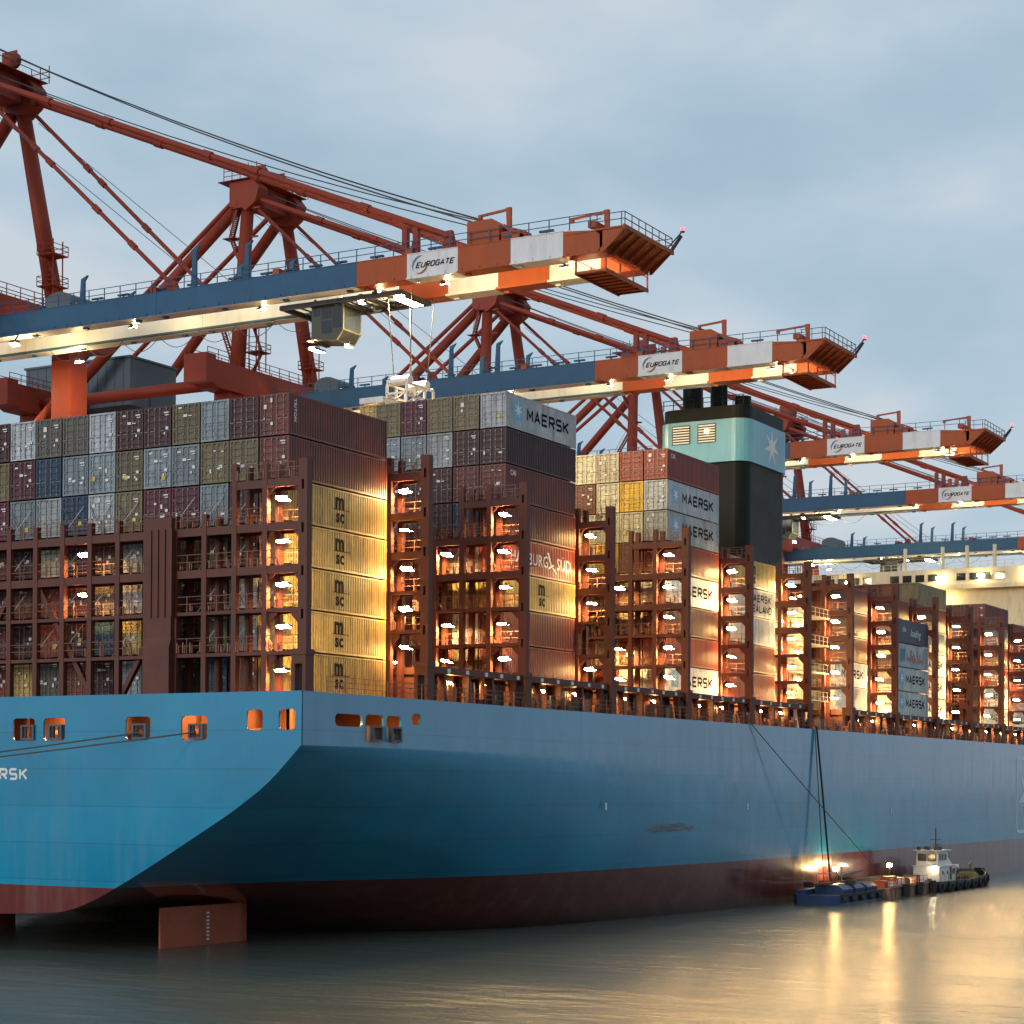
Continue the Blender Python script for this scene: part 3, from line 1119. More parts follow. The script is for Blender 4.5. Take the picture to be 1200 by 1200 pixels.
def rr3(x0, x1, y0, y1, z, r=1.6):
    return [(u, v, z) for u, v in rrect(x0, x1, y0, y1, r, 6)]


fb.ring([rr3(FX0, FX1, FY0, FY1, z) for z in (33.0, 47.8)])
fun = shp('funnel', fb, M_FUNBLK, smooth=False)
bd = MB()
bd.ring([rr3(FX0 - .25, FX1 + .25, FY0 - .25, FY1 + .25, z, 1.8) for z in (47.8, 52.5)])
band = obj('funnel_band', bd, M_FUNBAND, fun, loc=Vector((0, 0, 0)))
tp = MB()
tp.ring([rr3(FX0 - .05, FX1 + .05, FY0 - .05, FY1 + .05, z, 1.7) for z in (52.5, 54.0)])
obj('funnel_top', tp, M_FUNBLK, fun, loc=Vector((0, 0, 0)))
for x, y, r, h in ((-13.0, 97.5, 1.15, 60.5), (-8.9, 97.0, .3, 60.0), (-7.3, 98.4, .95, 55.6), (-12.2, 103, 1.0, 59.5)):
    pm = MB().tube((x, y, 54), (x, y, h), r, 16)
    pm.tube((x, y, 54), (x, y, 54.4), r + .2, 16)
    obj('exhaust_pipe', pm, M_FUNBLK, fun, loc=Vector((0, 0, 0)))
for x0 in (-14.0, -10.9):
    lv = MB()
    y = FY0 - .27
    lv.box(x0, x0 + 2.2, y - .02, y + .05, 50.0, 50.12)
    lv.box(x0, x0 + 2.2, y - .02, y + .05, 52.0, 52.12)
    lv.box(x0, x0 + .1, y - .022, y + .05, 50.12, 52.0)
    lv.box(x0 + 2.1, x0 + 2.2, y - .022, y + .05, 50.12, 52.0)
    lv.poly([(x0 + .1, y - .012, 50.1), (x0 + 2.1, y - .012, 50.1), (x0 + 2.1, y - .012, 52.0), (x0 + .1, y - .012, 52.0)], 1)
    for i in range(6):
        z = 50.25 + i * .29
        lv.prism([(y - .02, z), (y - .14, z + .04), (y - .14, z + .1), (y - .02, z + .16)], 'x', x0 + .1, x0 + 2.1)
    if x0 > -12:
        lv.box(x0 + .95, x0 + 1.35, y - .2, y - .142, 51.1, 51.4, 2)
    obj('louvre', lv, [M_DARK, M_LOUVRE, M_LAMPW], fun, loc=Vector((0, 0, 0)))
sm = MB()
sp_ = starpoly(101.5, 50.2, 2.2, .72)
for i in range(14):
    j = (i + 1) % 14
    sm.poly([(FX1 + .29, 101.5, 50.2), (FX1 + .27, *sp_[i]), (FX1 + .27, *sp_[j])])
obj('star_emblem', sm, M_WHITE, fun, loc=Vector((0, 0, 0)))
frl = MB()
for h in (.6, 1.1):
    frl.bar((FX0 + .2, FY0 + .2, 54 + h), (FX1 - .2, FY0 + .2, 54 + h), .07, .07)
for i in range(9):
    frl.box(FX0 + .3 + i * 1.2, FX0 + .38 + i * 1.2, FY0 + .15, FY0 + .23, 54, 55.1)
obj('funnel_rail', frl, M_FUNBLK, fun, loc=Vector((0, 0, 0)))
# cream engine casing house below
eh = MB()
eh.box(-22, -1.2, 94.0, 103.8, 17.96, 32.4)
eh.box(-3.2, -1.1, 92.9, 94.0, 17.96, 31.5)
house = shp('engine_casing', eh, M_CREAM)
for z in (21.5, 24.6, 27.7, 30.8):
    wk = MB()
    wk.box(-1.2, .9, 93.2, 104, z, z + .12)
    for h in (.55, 1.05):
        wk.bar((.85, 93.2, z + h), (.85, 104, z + h), .05, .05)
        wk.bar((-1, 93.25, z + h), (.85, 93.25, z + h), .05, .05)
    for i in range(9):
        wk.box(.82, .88, 93.3 + i * 1.3, 93.36 + i * 1.3, z, z + 1.05)
    obj('walkway', wk, M_CREAM, house, loc=Vector((0, 0, 0)))
    for yq in (95.6, 100.0):
        lm = MB()
        lm.box(-1.19, -.9, yq - .2, yq + .2, z + 2.45, z + 2.6, 0)
        lm.box(-1.18, -.92, yq - .18, yq + .18, z + 2.3, z + 2.44, 1)
        obj('wall_lamp', lm, [M_DARK, M_LAMPW], house, loc=Vector((0, 0, 0)))

# ------------------------------------------------------------------ accommodation block with bridge wings
ab = MB()
AY = 240
ab.box(-55, 3.0, AY, AY + 14, 18, 47.6)
acc = shp('accommodation_block', ab, M_CREAM)
wg = MB()
wg.box(-55.6, 3.4, AY - 1.6, AY + 13, 47.6, 51.0)
wg.box(-55.6, 3.4, AY - 1.9, AY - 1.6, 47.3, 48.1)
wheel = obj('bridge_deck', wg, M_CREAM, acc, loc=Vector((0, 0, 0)))
x = -52.0
while x < 2:
    wmn = MB()
    wmn.box(x, x + 1.9, AY - 1.66, AY - 1.6, 48.7, 50.2, 0)
    wmn.box(x + .12, x + 1.78, AY - 1.70, AY - 1.66, 48.82, 50.08, 1)
    obj('window', wmn, [M_CREAM, M_GLASS], acc, loc=Vector((0, 0, 0)))
    x += 2.35 if int(x) % 3 else 5.2
rl = MB()
for h in (.5, 1.1):
    rl.bar((-55, AY - 1.4, 51 + h), (3, AY - 1.4, 51 + h), .07, .07)
for i in range(40):
    rl.box(-55 + i * 1.48, -54.92 + i * 1.48, AY - 1.44, AY - 1.36, 51, 52.1)
obj('roof_rail', rl, M_CREAM, acc, loc=Vector((0, 0, 0)))
for xm in (-36, -29, -24.5, -19.5):
    mm = MB()
    mm.tube((xm, AY + 3, 51), (xm, AY + 3, 55.5), .35, 10)
    mm.bar((xm - 1.4, AY + 3, 54), (xm + 1.4, AY + 3, 54), .2, .2)
    obj('mast', mm, M_CREAM, acc, loc=Vector((0, 0, 0)))
for xm, zm in ((-28, 49.6), (-20.6, 49.8), (-27.4, 46.0), (-12, 50.0), (-45, 49.6), (-36, 46.0), (-4, 46)):
    lm = MB()
    lm.box(xm - .5, xm + .5, AY - 2.5, AY - 2.1, zm, zm + .3, 0)
    lm.box(xm - .45, xm + .45, AY - 2.48, AY - 2.12, zm - .5, zm - .01, 1)
    lm.box(xm - .06, xm + .06, AY - 2.1, AY, zm + .1, zm + .2, 0)
    obj('deck_lamp', lm, [M_DARK, M_LAMPA], acc, loc=Vector((0, 0, 0)))

# ------------------------------------------------------------------ containers
CL, CW, CH = 12.19, 2.42, 2.83
TP = 2.92            # tier pitch
COLP = 2.535         # column pitch


def shell_mesh(corr=True):
    m = MB()
    ins = .05
    # roof, floor, front wall
    m.box(-CW / 2 + .1, CW / 2 - .1, .12, CL - .05, .10, CH - .06)
    for sx in (-1, 1):
        xo = sx * (CW / 2 - .02)
        xi = sx * (CW / 2 - .075)
        if corr:
            pr_ = []
            n = 40
            p = (CL - .32) / n
            y = .16
            for i in range(n):
                pr_ += [(xi, y), (xi, y + p * .28), (xo, y + p * .42), (xo, y + p * .82)]
                y += p
            pr_.append((xi, CL - .16))
        else:
            pr_ = [(xo, .16), (xo, CL - .16)]
        m.ring([[(x, y, .16) for x, y in pr_], [(x, y, CH - .1) for x, y in pr_]], caps=False, closed=False)
        m.box(sx * CW / 2 - .06 if sx > 0 else -CW / 2, sx * CW / 2 if sx > 0 else -CW / 2 + .06, .14, CL - .14, 0.02, .17)
        m.box(sx * CW / 2 - .05 if sx > 0 else -CW / 2, sx * CW / 2 if sx > 0 else -CW / 2 + .05, .14, CL - .14, CH - .11, CH - .01)
        for y0, y1 in ((0.004, .15), (CL - .15, CL - .004)):
            m.box(sx * CW / 2 - .14 if sx > 0 else -CW / 2 + .004, sx * CW / 2 - .004 if sx > 0 else -CW / 2 + .14, y0, y1, .12, CH - .12)
            for z0 in (0, CH - .12):
                m.box(sx * CW / 2 - .16 if sx > 0 else -CW / 2, sx * CW / 2 if sx > 0 else -CW / 2 + .16, y0 - .004, y1 + .01, z0, z0 + .12)
    m.box(-CW / 2 + .16, CW / 2 - .16, .0, .1, .01, .13)
    m.box(-CW / 2 + .16, CW / 2 - .16, .0, .1, CH - .13, CH - .01)
    return m


ME_SHELL = shell_mesh(True).mesh('container_shell')
ME_SHELL.materials.append(M_CONT)
ME_FLAT = shell_mesh(False).mesh('container_shell_flat')
ME_FLAT.materials.append(M_CONT)
dm_ = MB()
dw = CW / 2 - .16
dm_.box(0, dw, .03, .1, .14, CH - .14)
for i in range(5):
    z0 = .30 + i * (CH - .5) / 5
    dm_.prism([(.03, z0), (-.005, z0 + .05), (-.005, z0 + .33), (.03, z0 + .38)], 'x', .07, dw - .07)
for zz in (.35, .95, 1.6, 2.4):
    dm_.box(dw - .1, dw + .05, -.02, .03, zz, zz + .12)
ME_DOOR = dm_.mesh('door')
ME_DOOR.materials.append(M_DOOR)
rd_ = MB()
rd_.tube((0, -.045, .1), (0, -.045, CH - .1), .022, 6)
for zz in (.13, .7, 1.25, 1.9, CH - .2):
    rd_.box(-.06, .06, -.06, .0, zz, zz + .07)
rd_.bar((0, -.075, 1.1), (.38, -.075, 1.1), .02, .05)
ME_ROD = rd_.mesh('lock_rod')
ME_ROD.materials.append(M_GALV)
st1 = MB().box(0, .30, -.012, .0, 0, .34).box(.02, .2, -.012, 0, -.42, -.2)
ME_ST1 = st1.mesh('placard')
ME_ST1.materials.append(M_STICK)
st2 = MB().box(0, .42, -.012, .0, 0, .09).box(.1, .42, -.012, 0, -.16, -.09).box(.16, .4, -.012, 0, -1.15, -.95).box(.0, .12, -.012, 0, -1.5, -1.32)
ME_ST2 = st2.mesh('placard')
ME_ST2.materials.append(M_STICK)
ST_VAR = []
for v_ in range(6):
    sv = MB()
    q_ = random.Random(50 + v_)
    for i in range(q_.randint(2, 5)):
        u_, z_ = q_.uniform(-.95, .6), q_.uniform(.3, 2.4)
        sv.box(u_, u_ + q_.uniform(.12, .34), -.012, 0, z_, z_ + q_.uniform(.06, .3))
    mv = sv.mesh('stencil_marks')
    mv.materials.append(M_STICK)
    ST_VAR.append(mv)
st3 = MB().box(0, .32, -.012, .0, 0, .30)
ME_ST3 = st3.mesh('placard')
ME_ST3.materials.append(M_STICKY)

COL = {
    'maroon': (0.055, 0.012, 0.015), 'brown': (0.15, 0.034, 0.025), 'red': (0.30, 0.05, 0.028), 'grey': (0.22, 0.27, 0.30),
    'light grey': (0.40, 0.43, 0.45), 'olive': (0.155, 0.125, 0.06), 'navy': (0.015, 0.05, 0.10), 'yellow': (0.50, 0.34, 0.10),
    'cream': (0.60, 0.54, 0.36), 'wine': (0.10, 0.013, 0.026), 'white': (0.66, 0.65, 0.62), 'bright yellow': (0.58, 0.36, 0.03),
    'grey-brown': (0.13, 0.115, 0.095), 'purple': (0.040, 0.032, 0.062), 'sage': (0.21, 0.19, 0.09), 'rust': (0.20, 0.06, 0.03),
    'charcoal': (0.06, 0.065, 0.07)}
ORD = ['first', 'second', 'third', 'fourth', 'fifth', 'sixth', 'seventh', 'eighth', 'ninth', 'tenth', 'eleventh', 'twelfth', 'thirteenth', 'fourteenth']

T_MAERSK = stroke_text('MAERSK', 1.05, wid=.82, gap=.38, t=.2)
T_M = text_mesh('m', 1.2, 0.045, sx=.9)
T_SC = text_mesh('sc', .95, 0.04, sx=.92)
T_CAI = text_mesh('CAI', 0.42, 0.03)
T_HAM = text_mesh('HAMBURG', 1.0, 0.0, sx=.95)
T_SUD = text_mesh('S\u00dcD', 1.0, 0.0, sx=.95)
T_SEA = stroke_text('SEALAND', 0.8, wid=.75, gap=.36)
T_MK2 = stroke_text('MAERSK', 0.8, wid=.82, gap=.4)
T_VERT = text_mesh('TRITON', 0.30, 0.03)
T_LOAD = text_mesh('loading', 0.95, -0.002, shear=.35)
T_THE = text_mesh('the', 0.75, -0.002, shear=.35)


def side_text(me, y, z, mat, parent, name='lettering', vert=False, out=.004):
    if vert:
        f = lambda u, v, w: Vector((CW / 2 - .018 + out + w, y - v, z - u)) if False else Vector((CW / 2 + out + w, y + v, z - u))
    else:
        f = lambda u, v, w: Vector((CW / 2 - .018 + out + w, y + u, z + v))
    o = obj(name, put(me, f), mat, parent, loc=Vector((0, 0, 0)))
    return o


def emblem(parent, y, z, s, square=True, sc_=M_WHITE, sq=M_LBLUE):
    m = MB()
    x = CW / 2 - .012
    if square:
        m.poly([(x, y - s, z - s), (x, y + s, z - s), (x, y + s, z + s), (x, y - s, z + s)], 0)
    pp = starpoly(y, z, s * .88, s * .30)
    for i in range(14):
        j = (i + 1) % 14
        m.poly([(x + .008, y, z), (x + .008, *pp[i]), (x + .008, *pp[j])], 1)
    obj('emblem', m, [sq, sc_], parent, loc=Vector((0, 0, 0)))


ME_DEC = {}


def deco(o, kind):
    """lettering on the starboard wall"""
    if kind == 'maersk':
        emblem(o, 2.0, 1.6, .82)
        side_text(T_MAERSK, 3.55, .95, M_BLACK, o)
    elif kind == 'msc':
        side_text(T_M, 5.6, 1.5, M_BLACK, o)
        side_text(T_SC, 5.72, .55, M_BLACK, o)
        b = MB().box(CW / 2 - .016, CW / 2 - .008, 5.4, 7.5, 1.42, 1.47)
        obj('lettering', b, M_BLACK, o, loc=Vector((0, 0, 0)))
    elif kind == 'cai':
        side_text(T_CAI, .8, 2.05, M_WHITE, o)
    elif kind == 'triton':
        side_text(T_VERT, .62, 2.5, M_WHITE, o, vert=True, out=.012)
    elif kind == 'ham':
        side_text(T_HAM, .9, .9, M_WHITE, o)
        side_text(T_SUD, 8.9, .9, M_WHITE, o)
        m = MB()
        x = CW / 2 - .01
        m.poly([(x, 7.3, .75), (x, 8.5, 1.2), (x, 7.9, 1.3)])
        m.poly([(x, 7.2, 2.2), (x, 7.5, 2.2), (x, 8.0, 1.2), (x, 7.7, 1.25)])
        m.poly([(x, 7.6, 1.3), (x, 9.0, .45), (x, 8.6, .85)])
        obj('emblem', m, M_WHITE, o, loc=Vector((0, 0, 0)))
    elif kind == 'sealand':
        side_text(T_MK2, 5.4, 1.55, M_BLACK, o)
        side_text(T_SEA, 5.2, .45, M_BLACK, o)
    elif kind == 'loading':
        side_text(T_THE, 2.0, 1.35, M_WHITE, o)
        side_text(T_LOAD, 5.1, .95, M_WHITE, o)
    elif kind == 'mural':
        m = MB()
        x = CW / 2 - .012
        for i in range(16):
            yy = 3.6 + i * .42 + RND.uniform(-.1, .1)
            h = RND.uniform(.5, 1.7)
            z = RND.uniform(.35, .8)
            m.poly([(x, yy, z), (x, yy + .26, z + .1), (x, yy + .34, z + h), (x, yy + .04, z + h * .9)], 1 if i % 3 else 0)
        for i in range(5):
            yy = 1.2 + i * .4
            m.poly([(x, yy, .5), (x, yy + .3, .6 + i * .1), (x, yy + .5, 2.1), (x, yy + .1, 2.3)], 2)
        obj('mural', m, [M_REDTXT, M_CORANGE, M_TEALTXT], o, loc=Vector((0, 0, 0)))
    elif kind == 'star':
        emblem(o, 3.0, 1.5, .9, square=True)


def container(col, x, y, z, label, group, doors=True, flat=False, dec=None):
    o = link(bpy.data.objects.new('shipping_container', ME_FLAT if flat else ME_SHELL))
    o.location = (x, y, z)
    c = COL[col]
    k = RND.uniform(.75, 1.2)
    rgba = (c[0] * k, c[1] * k * RND.uniform(.96, 1.04), c[2] * k, 1)
    o.color = rgba
    o['label'] = label
    o['category'] = 'shipping container'
    o['group'] = group
    if doors:
        for sx in (-1, 1):
            d = link(bpy.data.objects.new('door', ME_DOOR))
            d.parent = o
            d.location = (0.008 * sx, .05, 0)
            d.scale = (sx, 1, 1)
            d.color = rgba
            for rx in (.22, .80):
                r = link(bpy.data.objects.new('lock_rod', ME_ROD))
                r.parent = d
                r.location = (rx, 0, 0)
                r.color = rgba
        if RND.random() < .6:
            vi = RND.randint(0, 6)
            s = link(bpy.data.objects.new('stencil_marks', ME_ST1 if vi == 6 else ST_VAR[vi]))
            s.parent = o
            s['kind'] = 'stuff'
            s.location = (RND.uniform(-.75, -.45), -.012, RND.choice([1.9, 2.1, 1.75, .9])) if vi == 6 else (RND.uniform(-.05, .05), -.012, RND.uniform(-.1, .1))
        if RND.random() < .6:
            s = link(bpy.data.objects.new('stencil_marks', ME_ST2))
            s.parent = o
            s['kind'] = 'stuff'
            s.location = (RND.uniform(.45, .6), -.012, RND.uniform(2.2, 2.45))
        if RND.random() < .15:
            s = link(bpy.data.objects.new('placard', ME_ST3))
            s.parent = o
            s.location = (RND.uniform(.2, .5) * RND.choice((-2, 1)), -.012, RND.uniform(.5, 1.1))
    if dec:
        deco(o, dec)
    return o


FILL = ['maroon', 'maroon', 'brown', 'brown', 'grey', 'light grey', 'olive', 'navy', 'red', 'rust', 'cream', 'grey-brown', 'yellow']


def stack(ordn, n, top, tiers, ncols, sides, rows, doors=True, x0=0.0, nth=None, colnames=None):
    """sides: (colour, decoration, flat) from the top, outer column; rows: colours of the other columns, per tier"""
    y = bayY(n) + 2.41
    grp = f'containers in the {ordn} stack from the stern'
    for t in range(tiers):
        z = top - TP * (t + 1) + .03
        for k in range(ncols):
            dec, flat = None, False
            if k == 0 and t < len(sides):
                col, dec, flat = sides[t]
            elif t < len(rows) and k - 1 < len(rows[t]):
                col = rows[t][k - 1]
            else:
                col = RND.choice(FILL)
            if col is None:
                continue
            what = ' lettered' if dec else ''
            lab = f"{col}{what} container, {ORD[t]} from top, {ORD[k]} column from ship's side, {ordn} stack from stern"
            jx = RND.uniform(-.025, .025)
            container(col, x0 - CW / 2 - .03 - COLP * k + jx, y + RND.uniform(-.03, .03), z, lab, grp, doors=doors, flat=flat, dec=dec)


M_ = 'maroon'
stack('first', 0, 38.65, 7, 12,
      [('brown', 'triton', False), ('brown', None, False)] + [('yellow', 'msc', False)] * 5,
      [[M_, 'grey', 'olive', M_, M_, 'light grey', 'grey-brown', 'grey-brown', 'light grey', M_, 'brown'],
       ['olive', 'olive', 'grey', 'grey', 'olive', 'grey', 'grey', 'navy', 'wine', 'olive', M_],
       [M_, 'grey', 'wine', 'wine', 'olive', 'light grey', 'navy', 'light grey', 'grey', 'wine', M_]])
stack('second', 2, 43.95, 8, 7,
      [('light grey', 'maersk', True), (M_, None, False), ('brown', 'cai', False), ('brown', None, False), ('red', 'ham', False), ('yellow', 'msc', False), ('brown', None, False), ('brown', None, False)],
      [['olive', 'olive', 'wine', 'olive', None, None],
       [M_, 'light grey', 'grey', 'grey', 'grey', 'olive'],
       ['brown', M_, 'maroon', 'brown', 'olive', 'grey'],
       ['navy', M_, 'brown', 'grey', 'brown', M_],
       ['light grey', 'cream', M_, 'red', 'brown', 'grey']])
stack('third', 4, 44.0, 8, 6,
      [('red', 'cai', False), ('light grey', 'maersk', True), ('light grey', 'maersk', True), ('red', None, False), ('white', 'maersk', True), ('brown', None, False), ('red', None, False), ('white', 'maersk', True)],
      [['red', 'cream', 'cream', 'cream', 'olive'],
       ['bright yellow', 'cream', 'rust', 'olive', 'cream'],
       ['cream', 'cream', 'cream', M_, 'red'],
       ['rust', 'bright yellow', 'cream', 'brown', 'grey'],
       ['cream', 'red', 'grey', M_, 'cream'],
       ['cream', 'rust', 'cream', 'brown', 'red'],
       ['rust', 'cream', 'red', 'cream', 'olive'],
       ['cream', 'red', 'cream', 'brown', 'cream']])
stack('fourth', 5, 35.5, 5, 4,
      [('yellow', 'msc', False), ('light grey', 'sealand', False), ('light grey', None, False), ('red', None, False), ('red', 'cai', False)], [['yellow', 'brown', 'olive']], doors=False)
stack('fifth', 7, 35.4, 5, 4,
      [('brown', None, False), ('brown', None, False), ('brown', None, False), ('white', 'maersk', False), ('white', 'star', False)], [[M_, 'charcoal', 'charcoal']], doors=False)
stack('sixth', 8, 35.4, 5, 3, [('brown', None, False), ('rust', None, False)], [], doors=False)
yv = bayY(8) + 2.41
for t, (col, dec) in enumerate((('purple', 'loading'), ('light grey', 'mural'), ('white', 'maersk'), ('white', 'maersk'))):
    container(col, 1.25 + .05, yv + RND.uniform(-.03, .03), 20.78 + TP * (3 - t),
              f"{col} container with side {'mural' if dec == 'mural' else 'lettering'}, {ORD[t]} from top, outermost column of sixth stack from stern",
              'containers in the sixth stack from the stern', doors=False, flat=True, dec=dec)
stack('seventh', 9, 38.25, 6, 4,
      [('sage', None, False), ('brown', None, False), ('grey', None, False), ('white', 'maersk', True), ('white', 'maersk', True), ('white', 'maersk', True)], [['rust', 'brown', M_]], doors=False)
stack('eighth', 11, 38.05, 6, 4,
      [('brown', None, False), ('grey', None, False), ('red', None, False), ('red', 'ham', False), ('light grey', 'maersk', False), ('light grey', 'maersk', False)], [[M_, 'brown', M_]], doors=True)
stack('ninth', 12, 36.3, 5, 2, [('red', None, False)], [], doors=True)

# ------------------------------------------------------------------ quay cranes
KIDS = {}
GZ0, GZ1 = 55.2, 57.35
GY = 3.4


def build_crane(label):
    base = Vector((-62.0, 0, QZ))
    root = empty('quay_crane', base, label, 'crane', 'ship-to-shore cranes along the quay')
    kids = KIDS.setdefault(root.name, [])

    def part(name, mb, mats, smooth=False):
        o = obj(name, mb, mats, root, loc=-base, smooth=smooth)
        kids.append(o)
        return o

    def sub(name, mb, mats, par):
        o = obj(name, mb, mats, par, loc=Vector((0, 0, 0)))
        KIDS.setdefault(par.name, []).append(o)
        return o
    # boom and trolley girders in painted sections
    secs = [(-100, -62, M_CBLUE), (-62, -39.5, M_CBLUE), (-39.5, -17.25, M_CBLUE), (-17.25, -12.1, M_CORANGE), (-12.1, -7.0, M_CWHITE), (-7.0, -1.9, M_CORANGE), (-1.9, 3.05, M_CWHITE), (3.05, 6.9, M_CORANGE)]
    for sg in (-1, 1):
        for k, (a, b, mt) in enumerate(secs):
            g = MB()
            yc = sg * GY
            gap = .012
            if k == len(secs) - 1:
                g.prism([(a + gap, GZ0 + .1), (b - .8, GZ0 + .1), (b, GZ0 + .75), (b, GZ1 - .35), (a + gap, GZ1)], 'y', yc - .6, yc + .6)
            else:
                g.box(a + gap, b - gap, yc - .6, yc + .6, GZ0 + .1, GZ1)
            g.box(a + gap, b - gap, yc - .78, yc + .78, GZ0, GZ0 + .1)            # bottom flange
            g.box(a + gap, b - gap, yc - .64, yc + .64, GZ1 - .35 if k == len(secs) - 1 else GZ1, (GZ1 - .35 if k == len(secs) - 1 else GZ1) + .06)
            # trolley rail on the inner flange and conduits under it
            g.box(a + gap, b - gap, yc - sg * 1.05, yc - sg * .78, GZ0 + .02, GZ0 + .2)
            n = int((b - a) / 1.6)
            for i in range(n):
                x = a + .4 + i * (b - a) / max(n, 1)
                g.box(x, x + .08, yc + sg * .6, yc + sg * .72, GZ0 + .1, GZ0 + .3)
                if i % 4 == 0:
                    g.box(x, x + .5, yc - .2, yc + .2, GZ0 - .18, GZ0)
            if mt is M_CBLUE:
                g.box(a + gap, b - gap, yc - sg * .63, yc - sg * .601, GZ0 + .2, GZ1 - .1, 1)
                g.box(a + gap, b - gap, yc - .74, yc + .74, GZ0 - .03, GZ0 - .002, 1)
            part('girder_section', g, [mt, M_CWHITE])
        # handrail on the girder
        h = MB()
        x = -61.0
        yc = sg * (GY + .55)
        for hh in (.6, 1.15):
            h.bar((-60, yc, GZ1 + hh), (6.5, yc, GZ1 + hh - (.0)), .06, .06)
        while x < 6.5:
            h.box(x - .035, x + .035, yc - .035, yc + .035, GZ1, GZ1 + 1.15)
            x += 1.9
        # cable trays and lamps brackets on the walkway
        x = -55
        while x < 2:
            h.box(x, x + 1.3, yc - sg * .7, yc - sg * .4, GZ1 + .35, GZ1 + .5)
            h.box(x + .6, x + .7, yc - sg * .6, yc - sg * .5, GZ1, GZ1 + .4)
            x += RND.uniform(2.5, 5)
        part('handrail', h, M_CBLUE)
    # cross ties
    for x in (-99, -61, -40, -26, -12, 5.6):
        t = MB()
        z = GZ1 + .06
        t.box(x - .35, x + .35, -GY - .5, GY + .5, z, z + .5)
        part('cross_tie', t, M_CRED if x < -30 else M_CORANGE)
    # apex head
    a = MB()
    for sg in (-1, 1):
        a.prism([(-65.6, 80.4), (-63.2, 79.7), (-61.8, 80.6), (-61.3, 82.2), (-62.2, 83.3), (-65.6, 83.3)], 'y', sg * 3.9 - .95, sg * 3.9 + .95)
    a.box(-65.4, -62.8, -2.7, 2.7, 80.8, 83.3)
    apex = part('apex_head', a, M_CRED)
    ar = MB()
    for hh in (.6, 1.2):
        for sg in (-1, 1):
            ar.bar((-66.20, sg * 5.2, 83.3 + hh), (-61.20, sg * 5.2, 83.3 + hh), .07, .07)
        ar.bar((-61.30, -5.2, 83.3 + hh), (-61.30, 5.2, 83.3 + hh), .07, .07)
    for i in range(5):
        for sg in (-1, 1):
            ar.box(-66.20 + i * 1.2, -66.13 + i * 1.2, sg * 5.2 - .04, sg * 5.2 + .04, 83.3, 85.1)
    ar.box(-67.00, -61.60, -5.3, 5.3, 83.32, 83.4)
    for sg in (-1, 1):
        ar.tube((-63.10, sg * 2.2, 84.9), (-63.10, sg * 1.6, 84.9), .8, 14)
        ar.box(-64.10, -62.10, sg * 1.9 - .6, sg * 1.9 - .5, 84, 85.6)
    sub('apex_platform', ar, M_CRED, apex)
    # A-frame
    for sg in (-1, 1):
        l = MB()
        l.tube((-63.6, sg * 3.9, 80.2), (-62, sg * 8.1, 57.0), .75, 18, r2_=.95)
        part('front_leg', l, M_CRED, smooth=True)
        l = MB()
        l.tube((-64.6, sg * 3.9, 80.8), (-91.5, sg * 7.5, 57.0), .68, 16)
        part('back_leg', l, M_CRED, smooth=True)
        l = MB()
        l.tube((-65.4, sg * 3.6, 81.8), (-99.0, sg * GY, 58.0), .3, 10)
        part('backstay', l, M_CRED)
        # portal columns with chamfered top, waterside and landside
        for xx in (-62, -92):
            l = MB()
            l.prism([(xx - 1.3, QZ + 1.8), (xx + 1.3, QZ + 1.8), (xx + 1.3, 54.6), (xx + .9, 57.0), (xx - 1.3, 57.0)], 'y', sg * 9.2 - 1.25, sg * 9.2 + 1.25)
            part('portal_leg', l, M_CRED)
            b = MB()
            for i in range(4):
                b.box(xx - .8, xx + .8, sg * 9.2 - 4.6 + i * 2.4, sg * 9.2 - 2.6 + i * 2.4, QZ + .25, QZ + 1.15)
                for d in (.45, 1.5):
                    b.tube((xx - .2, sg * 9.2 - 4.6 + i * 2.4 + d, QZ + .38), (xx + .2, sg * 9.2 - 4.6 + i * 2.4 + d, QZ + .38), .38, 12)
            b.box(xx - .9, xx + .9, sg * 9.2 - 4.4, sg * 9.2 + 4.6, QZ + 1.1, QZ + 1.8)
            part('bogie', b, M_CRED)
        l = MB()
        l.tube((-90.8, sg * 9.2, 58.4), (-63.2, sg * 9.2, 58.4), .72, 14)
        part('tie_tube', l, M_CRED, smooth=True)
        l = MB()
        l.tube((-90.8, sg * 9.2, 30), (-63.2, sg * 9.2, 52.0), .6, 12)
        part('tie_tube', l, M_CRED, smooth=True)
        l = MB()
        l.box(-90.8, -63.2, sg * 9.2 - .7, sg * 9.2 + .7, 18.0, 20.2)
        part('portal_beam', l, M_CRED)
    for xx in (-62, -92):
        l = MB()
        l.prism([(-14.8, 57.7), (-13.2, 57.05), (13.2, 57.05), (14.8, 57.7), (14.8, 60.2), (-14.8, 60.2)], 'x', xx - 1.35, xx - 1.35 + 2.7)
        l.box(xx - 1.6, xx + 1.6, -15.6, -13.8, 57.4, 60.6)
        for sg in (-1, 1):
            l.box(xx - .9, xx + .9, sg * GY - .5, sg * GY + .5, GZ1 + .06, 57.7)
        pb = part('portal_beam', l, M_CRED)
        rr = MB()
        for hh in (.6, 1.15):
            for s2 in (-1, 1):
                rr.bar((xx + s2 * 1.3, -15, 60.2 + hh), (xx + s2 * 1.3, 14.8, 60.2 + hh), .07, .07)
        for i in range(16):
            for s2 in (-1, 1):
                rr.box(xx + s2 * 1.3 - .035, xx + s2 * 1.3 + .035, -15 + i * 1.95, -14.93 + i * 1.95, 60.2, 61.35)
        sub('handrail', rr, M_CRED, pb)
    # machine house
    mh = MB()
    mh.box(-98, -81, -4.4, 4.4, 58.4, 64.2)
    mh.box(-98.2, -80.8, -4.6, 4.6, 64.2, 64.45)
    for i in range(12):
        mh.box(-97.5 + i * 1.4, -97.42 + i * 1.4, -4.45, -4.4, 58.4, 64.2)
